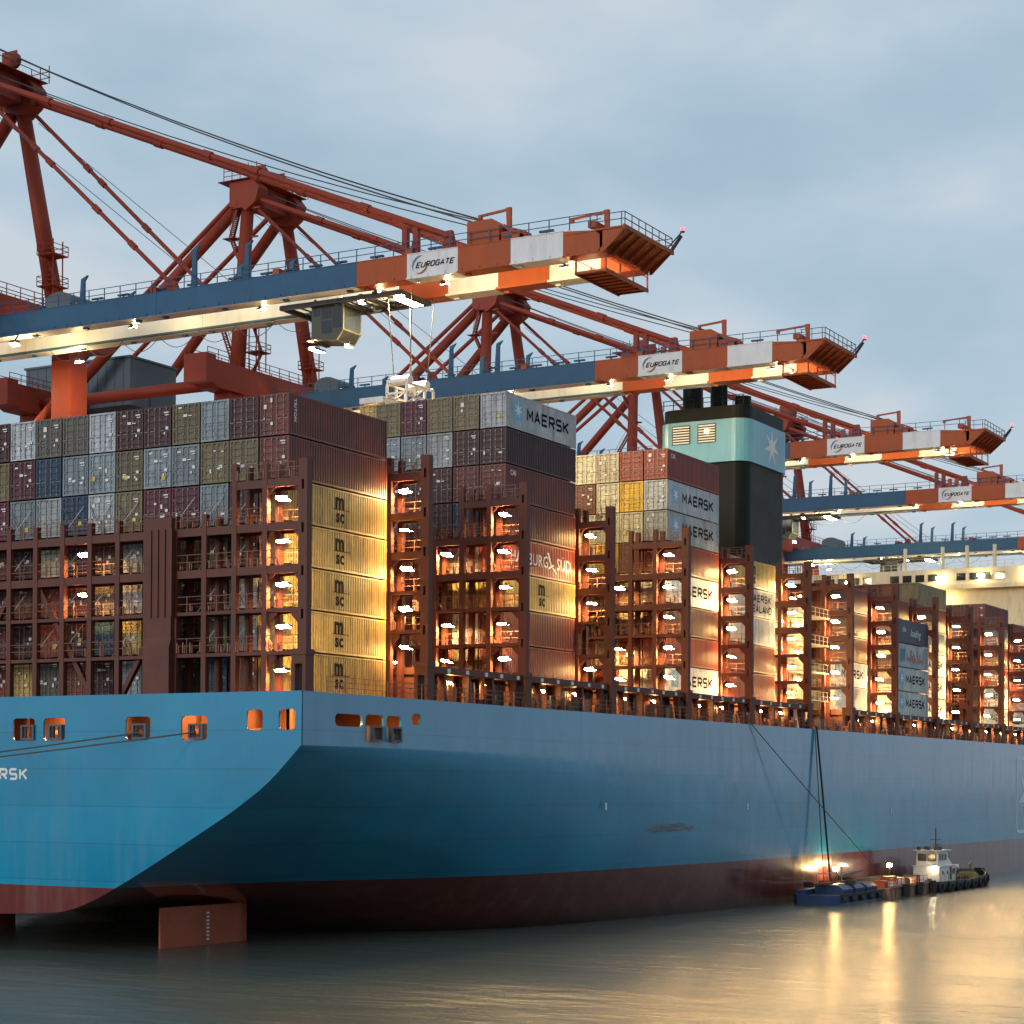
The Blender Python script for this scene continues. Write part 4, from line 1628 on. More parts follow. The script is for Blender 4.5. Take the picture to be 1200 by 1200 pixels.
    mh.box(-81, -80.9, -.6, .5, 58.6, 60.8)
    hs = part('machine_house', mh, M_HOUSE)
    # forestays: outer and inner pairs, with pin joints
    for sg in (-1, 1):
        for (p, q, r, joints) in (((-61.8, sg * 3.9, 81.0), (-8.2, sg * GY, 58.6), .29, (.16, .30, .52, .62, .84)), ((-62.0, sg * 3.9, 79.8), (-38.0, sg * GY, 57.9), .21, (.3, .38, .62, .8))):
            f = MB()
            f.tube(p, q, r, 10)
            p_, q_ = Vector(p), Vector(q)
            for t in joints:
                c = p_.lerp(q_, t)
                d = (q_ - p_).normalized()
                f.tube(c - d * .5, c + d * .5, r * 1.4, 8)
            part('forestay', f, M_CRED)
            br_ = MB()
            br_.prism([(q[0] - .7, GZ1), (q[0] + .7, GZ1), (q[0] + .3, q[2] + .45), (q[0] - .3, q[2] + .45)], 'y', q[1] - .2, q[1] + .2)
            part('stay_bracket', br_, M_CRED)
        # upright posts that carry the stay when the boom is raised
        for x in (-12.6, -11.5):
            b = MB().box(x - .25, x + .25, sg * GY - .25, sg * GY + .25, GZ1 + .06, 60.0 + .2 * (x + 12))
            part('stay_post', b, M_CRED)
        for x, h_ in ((-49.0, 2.8), (-35.6, 3.9), (-29.6, 3.6)):
            b = MB()
            b.prism([(x - .3, GZ1 + .06), (x + .3, GZ1 + .06), (x + .3, GZ1 + h_ - .5), (x + .7, GZ1 + h_), (x - .1, GZ1 + h_ - .3)], 'y', sg * GY - .12, sg * GY + .12)
            part('latch_upright', b, M_CBLUE)
    # hoist ropes
    for i, y in enumerate((-2.0, -1.6, 1.6, 2.0, -2.4, 2.4)):
        r_ = MB()
        pa, pb_ = Vector((-62.5, y, 85.0 if i < 4 else 82.4)), Vector((-1.6, y, 58.45))
        pts = []
        for k in range(9):
            t = k / 8
            q = pa.lerp(pb_, t)
            q.z -= 4 * t * (1 - t) * 1.1
            pts.append(q)
        r_.path(pts, .055, 5)
        part('hoist_rope', r_, M_CABLE)
    sbm = MB()
    sbm.box(-1.9, -1.3, -GY - .4, GY + .4, GZ1 + .06, GZ1 + .6)
    for y in (-2.4, -2.0, -1.6, 1.6, 2.0, 2.4):
        sbm.tube((-1.6, y - .08, GZ1 + .75), (-1.6, y + .08, GZ1 + .75), .4, 12)
    part('sheave_beam', sbm, M_CORANGE)
    for sg in (-1, 1):
        r_ = MB()
        r_.tube((-62.2, sg * 4.6, 79.2), (-35.2, sg * 3.9, GZ1 + 1), .035, 5)
        part('safety_wire', r_, M_CABLE)
    # stair flights beside the legs, stair tower
    stf = MB()
    fl = [((-63.4, -6.2, 60.4), (-65.9, -5.7, 66)), ((-65.9, -5.7, 66), (-62.6, -5.2, 71.5)), ((-62.6, -5.2, 71.5), (-65.2, -4.9, 76.5)), ((-65.2, -4.9, 76.5), (-64.4, -4.6, 80))]
    for p, q_ in fl:
        p, q_ = Vector(p), Vector(q_)
        for dy in (-.38, .38):
            o_ = Vector((0, dy, 0))
            stf.bar(p + o_, q_ + o_, .06, .25)
            stf.bar(p + o_ + Vector((0, 0, 1)), q_ + o_ + Vector((0, 0, 1)), .05, .05)
        n = 16
        for i in range(n):
            c = p.lerp(q_, (i + .5) / n)
            stf.box(c.x - .14, c.x + .14, c.y - .38, c.y + .38, c.z - .02, c.z + .02)
        stf.box(q_.x - .8, q_.x + .8, q_.y - .7, q_.y + .7, q_.z - .08, q_.z)
        stf.bar(q_, Vector((-61.6, q_.y + .4, q_.z)), .15, .2)
    part('stair_flight', stf, M_CRED)
    for sg in (-1, 1):
        stw = MB()
        cx, cy = -60.9, sg * 5.4
        for sx in (-1, 1):
            for sy in (-1, 1):
                stw.box(cx + sx * .7 - .05, cx + sx * .7 + .05, cy + sy * .7 - .05, cy + sy * .7 + .05, 60.2, 67.2)
        for z in (62.4, 65.6):
            stw.box(cx - 1.1, cx + 1.1, cy - 1.1, cy + 1.1, z, z + .1)
            for sy in (-1, 1):
                for hh in (.55, 1.05):
                    stw.bar((cx - 1.1, cy + sy * 1.1, z + hh), (cx + 1.1, cy + sy * 1.1, z + hh), .06, .06)
                    stw.bar((cx + sy * 1.1, cy - 1.1, z + hh), (cx + sy * 1.1, cy + 1.1, z + hh), .06, .06)
                for sx in (-1, 1):
                    stw.box(cx + sx * 1.1 - .03, cx + sx * 1.1 + .03, cy + sy * 1.1 - .03, cy + sy * 1.1 + .03, z, z + 1.05)
        stw.bar((cx - .6, cy, 60.3), (cx + .6, cy, 62.4), .5, .1)
        stw.bar((cx + .6, cy, 62.5), (cx - .6, cy, 65.6), .5, .1)
        part('stair_tower', stw, M_CRED)
    rh = MB()
    arch = [(-55.8, GZ1 + .1)] + [(-54.1 - 1.7 * math.cos(math.pi * i / 8), GZ1 + 1.5 + .9 * math.sin(math.pi * i / 8)) for i in range(9)] + [(-52.4, GZ1 + .1)]
    rh.prism(arch, 'y', -1.2, 2.6)
    part('cable_reel_house', rh, M_HOUSE)
    # catenary festoon cable under the girder
    fs = MB()
    x = -58.0
    while x < -26:
        n = 8
        pts = []
        for i in range(n + 1):
            t = i / n
            pts.append((x + 4.6 * t, GY - 1.3, GZ0 - .2 - 4 * t * (1 - t) * 1.25))
        fs.path(pts, .035, 5)
        x += 4.6
    part('festoon_cable', fs, M_CABLE)
    # hut and jib hoists on the boom nose
    hu = MB()
    hu.prism([(-6.3, GZ1 + .06), (-3.2, GZ1 + .06), (-3.2, GZ1 + 1.5), (-3.9, GZ1 + 2.1), (-6.3, GZ1 + 2.1)], 'y', -GY - .3, -GY + 2.4)
    hu.box(-3.1, -1.3, -GY - .1, -GY + 1.4, GZ1 + .06, GZ1 + .9)
    hu.bar((-3.2, -GY + .6, GZ1 + 1.6), (-1.2, -GY + .6, GZ1 + .4), .3, .3)
    part('rope_hut', hu, M_CORANGE)
    for (x0_, x1_, z0_, hh) in ((-2.9, -5.8, GZ1 + .06, 3.0), (6.3, 3.0, GZ1 - .3, 1.9)):
        j = MB()
        yj = -GY + 1.0
        j.prism([(x0_ - .16, z0_), (x0_ + .16, z0_), (x0_ + .16, z0_ + hh + .15), (x0_ - .3, z0_ + hh + .15)], 'y', yj - .14, yj + .14)
        j.bar((x0_ - .2, yj, z0_ + hh), (x1_, yj, z0_ + hh - .2), .16, .2)
        j.box(x1_ - .12, x1_ + .2, yj - .14, yj + .14, z0_ + hh - .5, z0_ + hh - .12)
        part('jib_hoist', j, M_CORANGE)
    # overhanging end platform with ribs, hanging maintenance platform
    ep = MB()
    ep.box(6.2, 8.9, -4.6, 4.6, GZ1 - .50, GZ1 - .36)
    ep.prism([(6.9, GZ0 + .3), (6.96, GZ0 + .3), (8.9, GZ1 - .52), (8.84, GZ1 - .6)], 'y', -4.5, 4.5)
    for i in range(7):
        y = -4.5 + i * 1.46
        ep.prism([(6.9, GZ1 - .5), (6.9, GZ0 + .0), (7.1, GZ0 + .0), (8.9, GZ1 - .6), (8.9, GZ1 - .5)], 'y', y, y + .12)
    ep.box(8.82, 9.0, -4.7, 4.7, GZ1 - .62, GZ1 - .3)
    ep.box(6.4, 7.0, -GY - .6, GY + .6, GZ0 + .1, GZ1 - .4)
    part('end_platform', ep, M_CORANGE)
    er = MB()
    for hh in (.55, 1.1):
        er.bar((6.3, -4.55, GZ1 - .36 + hh), (8.9, -4.55, GZ1 - .36 + hh), .06, .06)
        er.bar((6.3, 4.55, GZ1 - .36 + hh), (8.9, 4.55, GZ1 - .36 + hh), .06, .06)
        er.bar((8.9, -4.55, GZ1 - .36 + hh), (8.9, 4.55, GZ1 - .36 + hh), .06, .06)
    for i in range(8):
        er.box(8.87, 8.93, -4.5 + i * 1.28, -4.44 + i * 1.28, GZ1 - .36, GZ1 + .74)
    for i in range(3):
        er.box(6.4 + i * 1.1, 6.46 + i * 1.1, -4.58, -4.52, GZ1 - .36, GZ1 + .74)
    er.bar((8.9, 3.6, GZ1 - .3), (9.9, 4.4, GZ1 + 1.2), .12, .12)
    er.bar((8.9, 4.4, GZ1 - .3), (9.7, 4.6, GZ1 + .9), .25, .25)
    part('end_rail', er, M_DARK)
    lp = MB()
    zl = GZ0 - 1.35
    lp.box(4.2, 6.9, -3.9, 3.9, zl, zl + .07)
    for i in range(9):
        y = -3.9 + i * .97
        lp.box(4.2, 6.9, y - .04, y + .04, zl - .14, zl)
    for x in (4.2, 6.9):
        lp.box(x - .08, x + .08, -4.0, 4.0, zl - .2, zl + .1)
        for y in (-3.9, -1.2, 1.2, 3.9):
            lp.box(x - .06, x + .06, y - .06, y + .06, zl, GZ0 + .2 if abs(y) > 3 else zl + 1.1)
        lp.bar((x, -3.9, zl + 1.05), (x, 3.9, zl + 1.05), .05, .05)
    part('hanging_platform', lp, M_CORANGE)
    # sign panel lettering on the aft face
    yf = -GY - .612
    t1 = stroke_text('EUROGATE', .50, wid=.66, gap=.30, t=.20, shear=.3)
    part('sign_lettering', put(t1, lambda u, v, w: Vector((-11.15 + u, yf - .004 - w * .5, GZ0 + .88 + v))), M_BLACK)
    for a0, a1, mi, rr_ in ((70, 215, 0, 1.0), (235, 385, 1, .95)):
        sw = MB()
        n = 14
        cx, cz = -10.75, GZ0 + 1.12
        for i in range(n):
            q0, q1 = i / n, (i + 1) / n
            w0_, w1_ = .22 * math.sin(math.pi * q0) + .01, .22 * math.sin(math.pi * q1) + .01
            A0, A1 = math.radians(a0 + (a1 - a0) * q0), math.radians(a0 + (a1 - a0) * q1)
            R = .82 * rr_
            sw.poly([(cx + R * math.cos(A0), yf, cz + R * math.sin(A0)), (cx + R * math.cos(A1), yf, cz + R * math.sin(A1)),
                     (cx + (R - w1_) * math.cos(A1), yf, cz + (R - w1_) * math.sin(A1)), (cx + (R - w0_) * math.cos(A0), yf, cz + (R - w0_) * math.sin(A0))])
        part('sign_swirl', sw, [M_TEALTXT, M_REDTXT][mi])
    # boom floodlights (under the girders) and red beacon
    for x, y, tilt in ((2.2, -1.9, 1), (2.6, 1.2, 1), (-29.0, -2.0, 1), (-44, -2.0, 1), (-9.6, -1.9, 1), (-16.5, -2.0, 1)):
        fl_ = MB()
        z = GZ0 - .25
        big = .5 if x > 0 else .32
        fl_.box(x - big, x + big, y - .25, y + .25, z, z + .2, 0)
        fl_.poly([(x - big * .9, y - .22, z - .01), (x + big * .9, y - .22, z - .01), (x + big * .9, y + .30, z + .16), (x - big * .9, y + .30, z + .16)], 1)
        fl_.poly([(x + big + .005, y - .2, z + .02), (x + big + .005, y + .2, z + .02), (x + big + .005, y + .2, z + .18), (x + big + .005, y - .2, z + .18)], 1)
        fl_.bar((x, y, z + .2), (x, -GY + .6 if y < 0 else GY - .6, z + .4), .12, .12, 0)
        part('boom_floodlight', fl_, [M_DARK, M_LAMPC])
    for x in (-56, -41, -33, -20.5, -9.5, -4.2, .9):
        fl_ = MB()
        z = GZ0 + .25
        ya = -GY + 1.1
        fl_.box(x - .3, x + .3, ya, ya + .15, z, z + .3, 0)
        fl_.poly([(x - .27, ya + .16, z + .03), (x + .27, ya + .16, z + .03), (x + .27, ya + .16, z + .28), (x - .27, ya + .16, z + .28)], 1)
        fl_.box(x - .05, x + .05, -GY + .6, ya, z + .1, z + .2, 0)
        part('boom_floodlight', fl_, [M_DARK, M_LAMPB])
    for sg in (-1, 1):
        for xx in (-56.5, -70.0):
            fl_ = MB()
            fl_.box(xx - .4, xx + .4, sg * 4.6 - .3, sg * 4.6 + .3, 54.3, 54.55, 0)
            fl_.poly([(xx - .38, sg * 4.6 - .28, 54.29), (xx + .38, sg * 4.6 - .28, 54.29), (xx + .38, sg * 4.6 + .28, 54.1), (xx - .38, sg * 4.6 + .28, 54.1)] if sg < 0 else
                     [(xx - .38, sg * 4.6 - .28, 54.1), (xx + .38, sg * 4.6 - .28, 54.1), (xx + .38, sg * 4.6 + .28, 54.29), (xx - .38, sg * 4.6 + .28, 54.29)], 1)
            fl_.bar((xx, sg * 4.6, 54.5), (xx, sg * 4.0, GZ0 + .05), .1, .1, 0)
            part('portal_floodlight', fl_, [M_DARK, M_LAMPC])
    bc = MB()
    bc.tube((9.9, 4.4, GZ1 + 1.2), (9.9, 4.4, GZ1 + 1.5), .16, 8, 1)
    bc.tube((9.9, 4.4, GZ1 + 1.1), (9.9, 4.4, GZ1 + 1.2), .2, 8, 0)
    part('beacon', bc, [M_DARK, M_BEACON])
    return root


def build_trolley(root, X):
    """trolley frame with operator cab and lamp rows at boom position X"""
    base = root.location.copy()
    off = Vector((X, 0, 0)) - Vector((-62, 0, QZ))
    t = MB()
    for y in (-2.3, 2.3):
        t.box(-7, 6, y - .15, y + .15, -.62, -.2)
    for x in (-7, -4, -1, 2, 5.7):
        t.box(x, x + .25, -2.5, 2.5, -.6, -.25)
    for i in range(12):
        t.box(-6.8 + i * 1.05, -6.5 + i * 1.05, -2.2, 2.2, -.3, -.24)
    for y in (-1.2, 1.2):
        t.tube((1, y - .2, -.2), (1, y + .2, -.2), .45, 12)
        t.tube((3.5, y - .2, -.2), (3.5, y + .2, -.2), .45, 12)
    z0 = GZ0 - .05
    o = obj('trolley', t, M_DARK, root, loc=off + Vector((0, 0, z0)))
    cb = MB()
    cb.prism([(-2.1, -3.9), (.6, -4.2), (1.3, -3.3), (1.3, -.9), (-2.1, -.9)], 'y', -1.9, 1.0, 0)
    # glazing on aft side and front
    for x0, x1, zz0, zz1 in ((-1.0, .1, -2.2, -1.2), (-1.0, .1, -3.5, -2.35), (.2, 1.15, -3.1, -1.2), (-1.9, -1.15, -1.9, -1.3)):
        cb.poly([(x0, -1.91, zz0), (x1, -1.91, zz0), (x1, -1.91, zz1), (x0, -1.91, zz1)], 1)
    cb.poly([(1.31, -1.7, -3.2), (1.31, .8, -3.2), (1.31, .8, -1.1), (1.31, -1.7, -1.1)], 1)
    cb.poly([(.66, -1.7, -4.14), (.66, .8, -4.14), (1.27, .8, -3.36), (1.27, -1.7, -3.36)], 1)
    for x in (-1.9, 1.0):
        cb.box(x - .1, x + .1, -1.7, -1.5, -.9, -.3)
        cb.box(x - .1, x + .1, .6, .8, -.9, -.3)
    cb.box(-2.6, -2.1, -2.0, 1.1, -4.0, -3.9)
    obj('operator_cab', cb, [M_CAB, M_GLASS], root, loc=off + Vector((-1.8, 0, z0 + .45)))
    for (x, y, z, hx, hy) in ((5.2, 0.0, -.75, .55, 1.6), (-4.4, -.3, -4.1, .3, .9), (-.3, -1.2, -4.35, .22, .35), (1.3, -1.6, -.7, .22, .22)):
        lmb = MB()
        lmb.box(-hx, hx, -hy, hy, 0, .2, 0)
        lmb.poly([(-hx * .94, -hy * .95, -.01), (hx * .94, -hy * .95, -.01), (hx * .94, hy * .95, -.01), (-hx * .94, hy * .95, -.01)], 1)
        lmb.poly([(-hx * .94, -hy - .01, .02), (hx * .94, -hy - .01, .02), (hx * .94, -hy - .01, .18), (-hx * .94, -hy - .01, .18)], 1)
        lmb.bar((0, 0, .2), (0, 0, .6), .1, .1, 0)
        obj('trolley_floodlight', lmb, [M_DARK, M_LAMPC], root, loc=off + Vector((x, y, z0 + z)))


LABS = ['red and blue quay crane working over the containers nearest the stern', 'red and blue quay crane whose boom reaches just astern of the funnel',
        'red and blue quay crane with its boom just ahead of the funnel', 'fourth red and blue quay crane counted from the stern',
        'fifth red and blue quay crane, beside the cream accommodation block']
YS = [40.0, 85.4, 142.0, 190.0, 254.0]
c0 = build_crane(LABS[0])
roots = [c0]
for i in range(1, 5):
    c = copy_tree(c0)
    c['label'] = LABS[i]
    roots.append(c)
for c, y, X in zip(roots, YS, (-19.6, -37.0, -44.0, -36.0, -40.0)):
    c.location.y = y
    build_trolley(c, X)

# ------------------------------------------------------------------ spreader and the container it carries
sx_, sy_ = -14.0, 40.0 - .3
ctop = 44.3
spd = empty('container_spreader', (sx_, sy_, ctop), 'pale steel spreader hanging on ropes above a container', 'spreader')
s = MB()
for x in (-1.0, 1.0):
    s.box(x - .15, x + .15, -6.0, 6.0, .15, .55)
for y in (-6.0, -2.2, 2.2, 6.0):
    s.box(-1.2, 1.2, y - .2, y + .2, .12, .6)
obj('frame', s, M_CWHITE, spd, loc=Vector((0, 0, 0)))
s = MB()
for y in (-2.2, -.75, .75, 2.2):
    for x in (-1.0, 1.0):
        s.box(x - .1, x + .1, y - .1, y + .1, .6, 2.4)
for z in (1.4, 2.4):
    for x in (-1.0, 1.0):
        s.box(x - .1, x + .1, -2.2, 2.2, z, z + .18)
    for y in (-2.2, 2.2):
        s.box(-1.0, 1.0, y - .1, y + .1, z + .18, z + .34)
for y in (-1.4, 1.4):
    s.tube((-.9, y, 2.9), (.9, y, 2.9), .42, 12)
s.bar((-1.0, -2.2, .7), (-1.0, .75, 2.4), .1, .1)
s.bar((1.0, -2.2, .7), (1.0, .75, 2.4), .1, .1)
obj('headblock', s, M_CWHITE, spd, loc=Vector((0, 0, 0)))
for x in (-.8, .8):
    for y in (-1.4, 1.4):
        r_ = MB()
        r_.tube((x, y, 2.9), (x * 1.6, y * 1.3, GZ0 - .3 - ctop), .045, 5)
        obj('hoist_rope', r_, M_CABLE, spd, loc=Vector((0, 0, 0)))
container('yellow', sx_, sy_ - CL / 2, ctop - CH, 'pale yellow container hanging under the spreader of the crane', 'hanging container', doors=True)
RND2 = random.Random(3)

# ------------------------------------------------------------------ mooring lines and hanging wires
def rope(name, p, q, sag, r, label, cat='rope', mat=M_ROPE, group=None, n=20):
    m = MB()
    p, q = Vector(p), Vector(q)
    pts = []
    for i in range(n + 1):
        t = i / n
        v = p.lerp(q, t)
        v.z -= 4 * t * (1 - t) * sag
        pts.append(v)
    m.path(pts, r, 6)
    o = obj(name, m, mat, label=label, category=cat)
    if group:
        o['group'] = group
    return o


rope('mooring_line', (-9.9, YT - .1, 15.5), (-64, -52, QZ + .8), .6, .055, 'dark mooring rope from the roller nearer the stern lettering')
rope('mooring_line', (-5.0, YT - .1, 15.5), (-64, -60, QZ + .8), .7, .055, 'dark mooring rope from the roller nearer the hull corner')
pa = onX(880, 848, XS + .1)
rope('mooring_line', pa, (8.5, 101.5, 1.9), .1, .05, 'thin line slanting from the gunwale down to the blue barge')
pb = onX(957, 852, XS + .15)
rope('hanging_hose', pb, (XS + 1.6, pb.y + .6, 1.7), 0, .11, 'black hose hanging straight down from the gunwale to the blue barge', 'hose', M_RUBBER)
rope('hanging_wire', (XS + .15, pb.y - .5, 18.1), (XS + 1.2, pb.y - .4, 1.7), 0, .05, 'thin steel wire hanging beside the black hose', 'wire', M_CABLE)

# ------------------------------------------------------------------ barge, pontoon, tug
bg = empty('work_barge', (7.0, 88.5, 0), 'low blue work barge alongside the red underbody', 'barge')


def bpart(root, name, mb, mats, **k):
    return obj(name, mb, mats, root, loc=-root.location, **k)


m = MB()
y0, y1 = 83.0, 97.3
m.ring([[(x, y, z) for x, y in ((4.6, y0 + 1.2), (5.4, y0), (8.9, y0), (9.6, y0 + 1.2), (9.6, y1), (4.6, y1))] for z in (-.6, 1.0)])
bpart(bg, 'hull', m, M_BARGEBLUE)
m = MB()
for a, b in ((3.0, 6.0), (6.8, 9.6), (10.4, 13.4)):
    m.prism([(9.2, 1.0), (9.3, 1.5), (8.7, 1.9), (6.2, 1.9), (6.2, 1.0)], 'y', y0 + a, y0 + b)
m.box(4.9, 6.0, y0 + 1, y0 + 13, 1.0, 1.5)
bpart(bg, 'hopper', m, M_BARGEBLUE)
m = MB()
for i in range(5):
    yq = y0 + 1.8 + i * 2.7
    m.tube((9.7, yq - .4, .5), (9.7, yq + .4, .5), .3, 12)
m.box(9.6, 9.85, y0 + 1.2, y1, .85, 1.1)
bpart(bg, 'fender', m, M_RUBBER)
m = MB()
for i in range(6):
    m.box(5.2, 5.26, y0 + 2 + i * 2, y0 + 2.06 + i * 2, 1.9, 2.9)
m.bar((5.23, y0 + 2, 2.9), (5.23, y0 + 12, 2.9), .05, .05)
m.bar((6.6, y0 + 9, 2.6), (7.9, y0 + 12.5, 3.1), .3, .25)
bpart(bg, 'deck_rail', m, M_GALV)

pt = empty('bunker_pontoon', (7.5, 106, 0), 'flat rust-stained pontoon with bright working lamp and crates', 'pontoon')
m = MB()
y0, y1 = 97.8, 112.0
m.box(4.8, 10.2, y0, y1, -.5, 1.15)
for i in range(11):
    yq = y0 + .6 + i * 1.26
    m.box(10.2, 10.32, yq, yq + .12, .1, 1.3)
m.box(10.2, 10.42, y0, y1, 1.2, 1.42)
bpart(pt, 'hull', m, M_BARGEGREY)
m = MB()
for yq in (y0 + 4.2, y0 + 9.0, y0 + 13.6):
    m.tube((10.6, yq, .1), (10.6, yq, 1.5), .45, 12)
bpart(pt, 'fender', m, M_RUBBER)
for (a, b, xx0, xx1, h, mt) in ((.8, 1.9, 8.2, 9.4, .7, M_RUDDER), (2.5, 3.3, 8.7, 9.8, .5, M_STICK), (4.4, 5.9, 7.6, 9.0, 1.0, M_CORANGE), (3.9, 4.3, 8.9, 9.5, .8, M_RUDDER), (6.4, 7.6, 8.5, 9.7, .85, M_TUGWHITE), (8.3, 9.2, 8.2, 9.3, .5, M_DARK), (10.0, 11.2, 8.8, 9.8, .7, M_TUGWHITE), (12.2, 13.4, 7.6, 9.2, .9, M_DARK), (1, 12, 5.2, 6.3, .8, M_DARK)):
    m = MB()
    m.box(xx0, xx1, y0 + a, y0 + b, 1.15, 1.15 + h)
    m.box(xx0 - .06, xx1 + .06, y0 + a - .06, y0 + b + .06, 1.15 + h, 1.15 + h + .07)
    bpart(pt, 'deck_crate', m, mt)
m = MB()
m.tube((7.6, y0 + 7.6, 1.15), (7.6, y0 + 7.6, 3.2), .07, 8, 0)
m.box(7.35, 7.85, y0 + 7.35, y0 + 7.85, 3.55, 3.65, 0)
m.box(7.4, 7.8, y0 + 7.4, y0 + 7.8, 3.2, 3.54, 1)
bpart(pt, 'lamp_mast', m, [M_DARK, emit('pontoon_lamp', (1.0, .58, .18), 330)])
m = MB()
m.box(5.3, 5.7, y0 - 2.6, y0 - 2.2, 1.95, 3.4, 0)
m.box(4.86, 5.28, y0 - 2.8, y0 - 2.0, 3.0, 3.4, 1)
bpart(bg, 'hull_floodlight', m, [M_DARK, emit('barge_floodlight', (1.0, .64, .24), 170)])

tg = empty('tug_boat', (8.2, 125.5, 0), 'small dark tug with white wheelhouse and tyre fenders beside the pontoon', 'tug')
y0, y1 = 113.2, 138.5


def tugsec(t):
    w = 2.75 * (min(1, .8 + t * 1.2) if t < .2 else (1 - max(0, (t - .62) / .38) ** 2.2 * .93))
    sheer = 1.1 + .15 * (1 - t) ** 2 + .75 * max(0, (t - .45) / .55) ** 1.6
    return w, sheer


m = MB()
L_ = []
for i in range(15):
    t = i / 14
    w, sh = tugsec(t)
    y = y0 + (y1 - y0) * t
    ov = 1.0 * max(0, t - .8) * 3
    L_.append([(8.2 - w, y, sh), (8.2 - w * .97, y, .3), (8.2 - w * .55, y - ov, -.6), (8.2 + w * .55, y - ov, -.6), (8.2 + w * .97, y, .3), (8.2 + w, y, sh), (8.2 + w - .18, y, sh), (8.2 + w - .18, y, sh - .7), (8.2 - w + .18, y, sh - .7), (8.2 - w + .18, y, sh)])
m.ring(L_)
bpart(tg, 'hull', m, M_TUGHULL)
m = MB()
for t in (.05, .16, .28, .4, .52, .64, .74, .84, .92, .97):
    w, sh = tugsec(t)
    y = y0 + (y1 - y0) * t
    n = 12
    R, r_ = .52, .2
    loops = []
    for i in range(n + 1):
        a = 2 * math.pi * i / n
        loops.append([(8.2 + w + .1 + r_ * math.cos(b), y + (R + r_ * math.sin(b)) * math.cos(a), sh - .75 + (R + r_ * math.sin(b)) * math.sin(a)) for b in (0, 1.57, 3.14, 4.71)])
    m.ring(loops, caps=False)
m.tube((8.2, y1 - .3, .4), (8.2, y1 - .1, 1.9), .7, 12)
bpart(tg, 'tyre_fender', m, M_RUBBER)
m = MB()
m.box(6.4, 10.0, 124.2, 132.8, .8, 3.5)
m.box(6.2, 10.2, 124.0, 133.0, 3.5, 3.6)
m.prism([(124.4, 3.6), (129.9, 3.6), (129.6, 5.9), (124.7, 5.9)], 'x', 6.7, 9.7)
m.box(6.3, 10.1, 124.2, 130.2, 5.9, 6.05)
m.prism([(130.2, 3.6), (132.6, 3.6), (130.2, 4.8)], 'x', 7.2, 9.6)
wh = bpart(tg, 'wheelhouse', m, M_TUGWHITE)
for a, b in ((124.95, 125.95), (126.2, 127.4), (127.7, 128.9)):
    w_ = MB().box(9.7, 9.74, a, b, 4.35, 5.5, 0)
    w_.box(9.735, 9.76, a + .08, b - .08, 4.43, 5.42, 1)
    obj('window', w_, [M_TUGWHITE, M_GLASS], wh, loc=Vector((0, 0, 0)))
for a, b in ((6.95, 8.1), (8.3, 9.45)):
    w_ = MB().box(a, b, 124.40, 124.5, 4.35, 5.5, 0)
    w_.box(a + .08, b - .08, 124.36, 124.42, 4.43, 5.42, 1)
    obj('window', w_, [M_DARK, M_GLASS], wh, loc=Vector((0, 0, 0)))
for yq in (126, 128.4):
    n = 12
    w_ = MB()
    w_.tube((9.98, yq, 2.5), (10.05, yq, 2.5), .3, 12, 1)
    obj('porthole', w_, [M_DARK, M_GLASS], wh, loc=Vector((0, 0, 0)))
m = MB()
m.box(10.0, 10.06, 129.6, 130.5, 1.3, 3.3)
obj('door', m, M_DARK, wh, loc=Vector((0, 0, 0)))
m = MB()
loops = []
for i in range(13):
    a = 2 * math.pi * i / 12
    loops.append([(10.12 + .09 * math.cos(b), 131.4 + (.42 + .1 * math.sin(b)) * math.cos(a), 2.6 + (.42 + .1 * math.sin(b)) * math.sin(a)) for b in (0, 1.57, 3.14, 4.71)])
m.ring(loops, caps=False)
obj('lifebuoy', m, M_CORANGE, wh, loc=Vector((0, 0, 0)))
m = MB()
m.tube((8.2, 129.0, 6.05), (8.2, 129.0, 9.4), .08, 8)
m.bar((7.4, 129, 7.6), (9.0, 129, 7.6), .08, .08)
for x, y in ((7.0, 124.8), (8.2, 125.4), (9.3, 124.9), (7.4, 127), (9.2, 127.6)):
    m.box(x - .2, x + .2, y - .25, y + .25, 6.05, 6.55)
m.tube((9.2, 126.3, 6.05), (9.2, 126.3, 7.0), .05, 6)
m.bar((8.6, 126.3, 6.95), (9.8, 126.3, 6.95), .12, .1)
mst = bpart(tg, 'mast', m, M_DARK)
for o_ in (wh, mst):   # the deckhouse is compact and stands well aft
    o_.scale = (.86, .74, .74)
    o_.location = (8.2 * (1 - .86) - tg.location.x, 120.0 - 128.5 * .74 - tg.location.y, .25)
bpart(tg, 'exhaust_stack', MB().tube((7.0, 128.6, .8), (7.0, 128.6, 3.4), .35, 12), M_TUGDECK)
bpart(tg, 'towing_bitt', MB().tube((9.0, 115.6, .5), (9.0, 115.6, 1.5), .25, 10).tube((8.4, 115.6, 1.2), (9.6, 115.6, 1.2), .1, 8), M_TUGDECK)
bpart(tg, 'hatch', MB().box(7.2, 9.4, 126.2, 127.8, .5, 1.3).box(7.1, 9.5, 126.1, 127.9, 1.3, 1.4), M_TUGDECK)
bpart(tg, 'winch', MB().tube((7.2, 132.6, 1.6), (9.2, 132.6, 1.6), .5, 12).box(7.4, 9.0, 132.0, 133.2, .5, 1.3), M_TUGDECK)
bpart(tg, 'deck_cargo', MB().box(8.0, 10.2, 129.6, 131.2, .5, 1.5).box(8.2, 10.0, 129.8, 131.0, 1.5, 1.75), M_OLD)
m = MB()
m.box(9.0, 9.3, 116.5, 116.7, 2.9, 3.05, 0)
m.box(9.02, 9.28, 116.45, 116.65, 2.7, 2.89, 1)
m.bar((9.15, 116.7, 2.95), (9.15, 116.9, 2.95), .06, .06, 0)
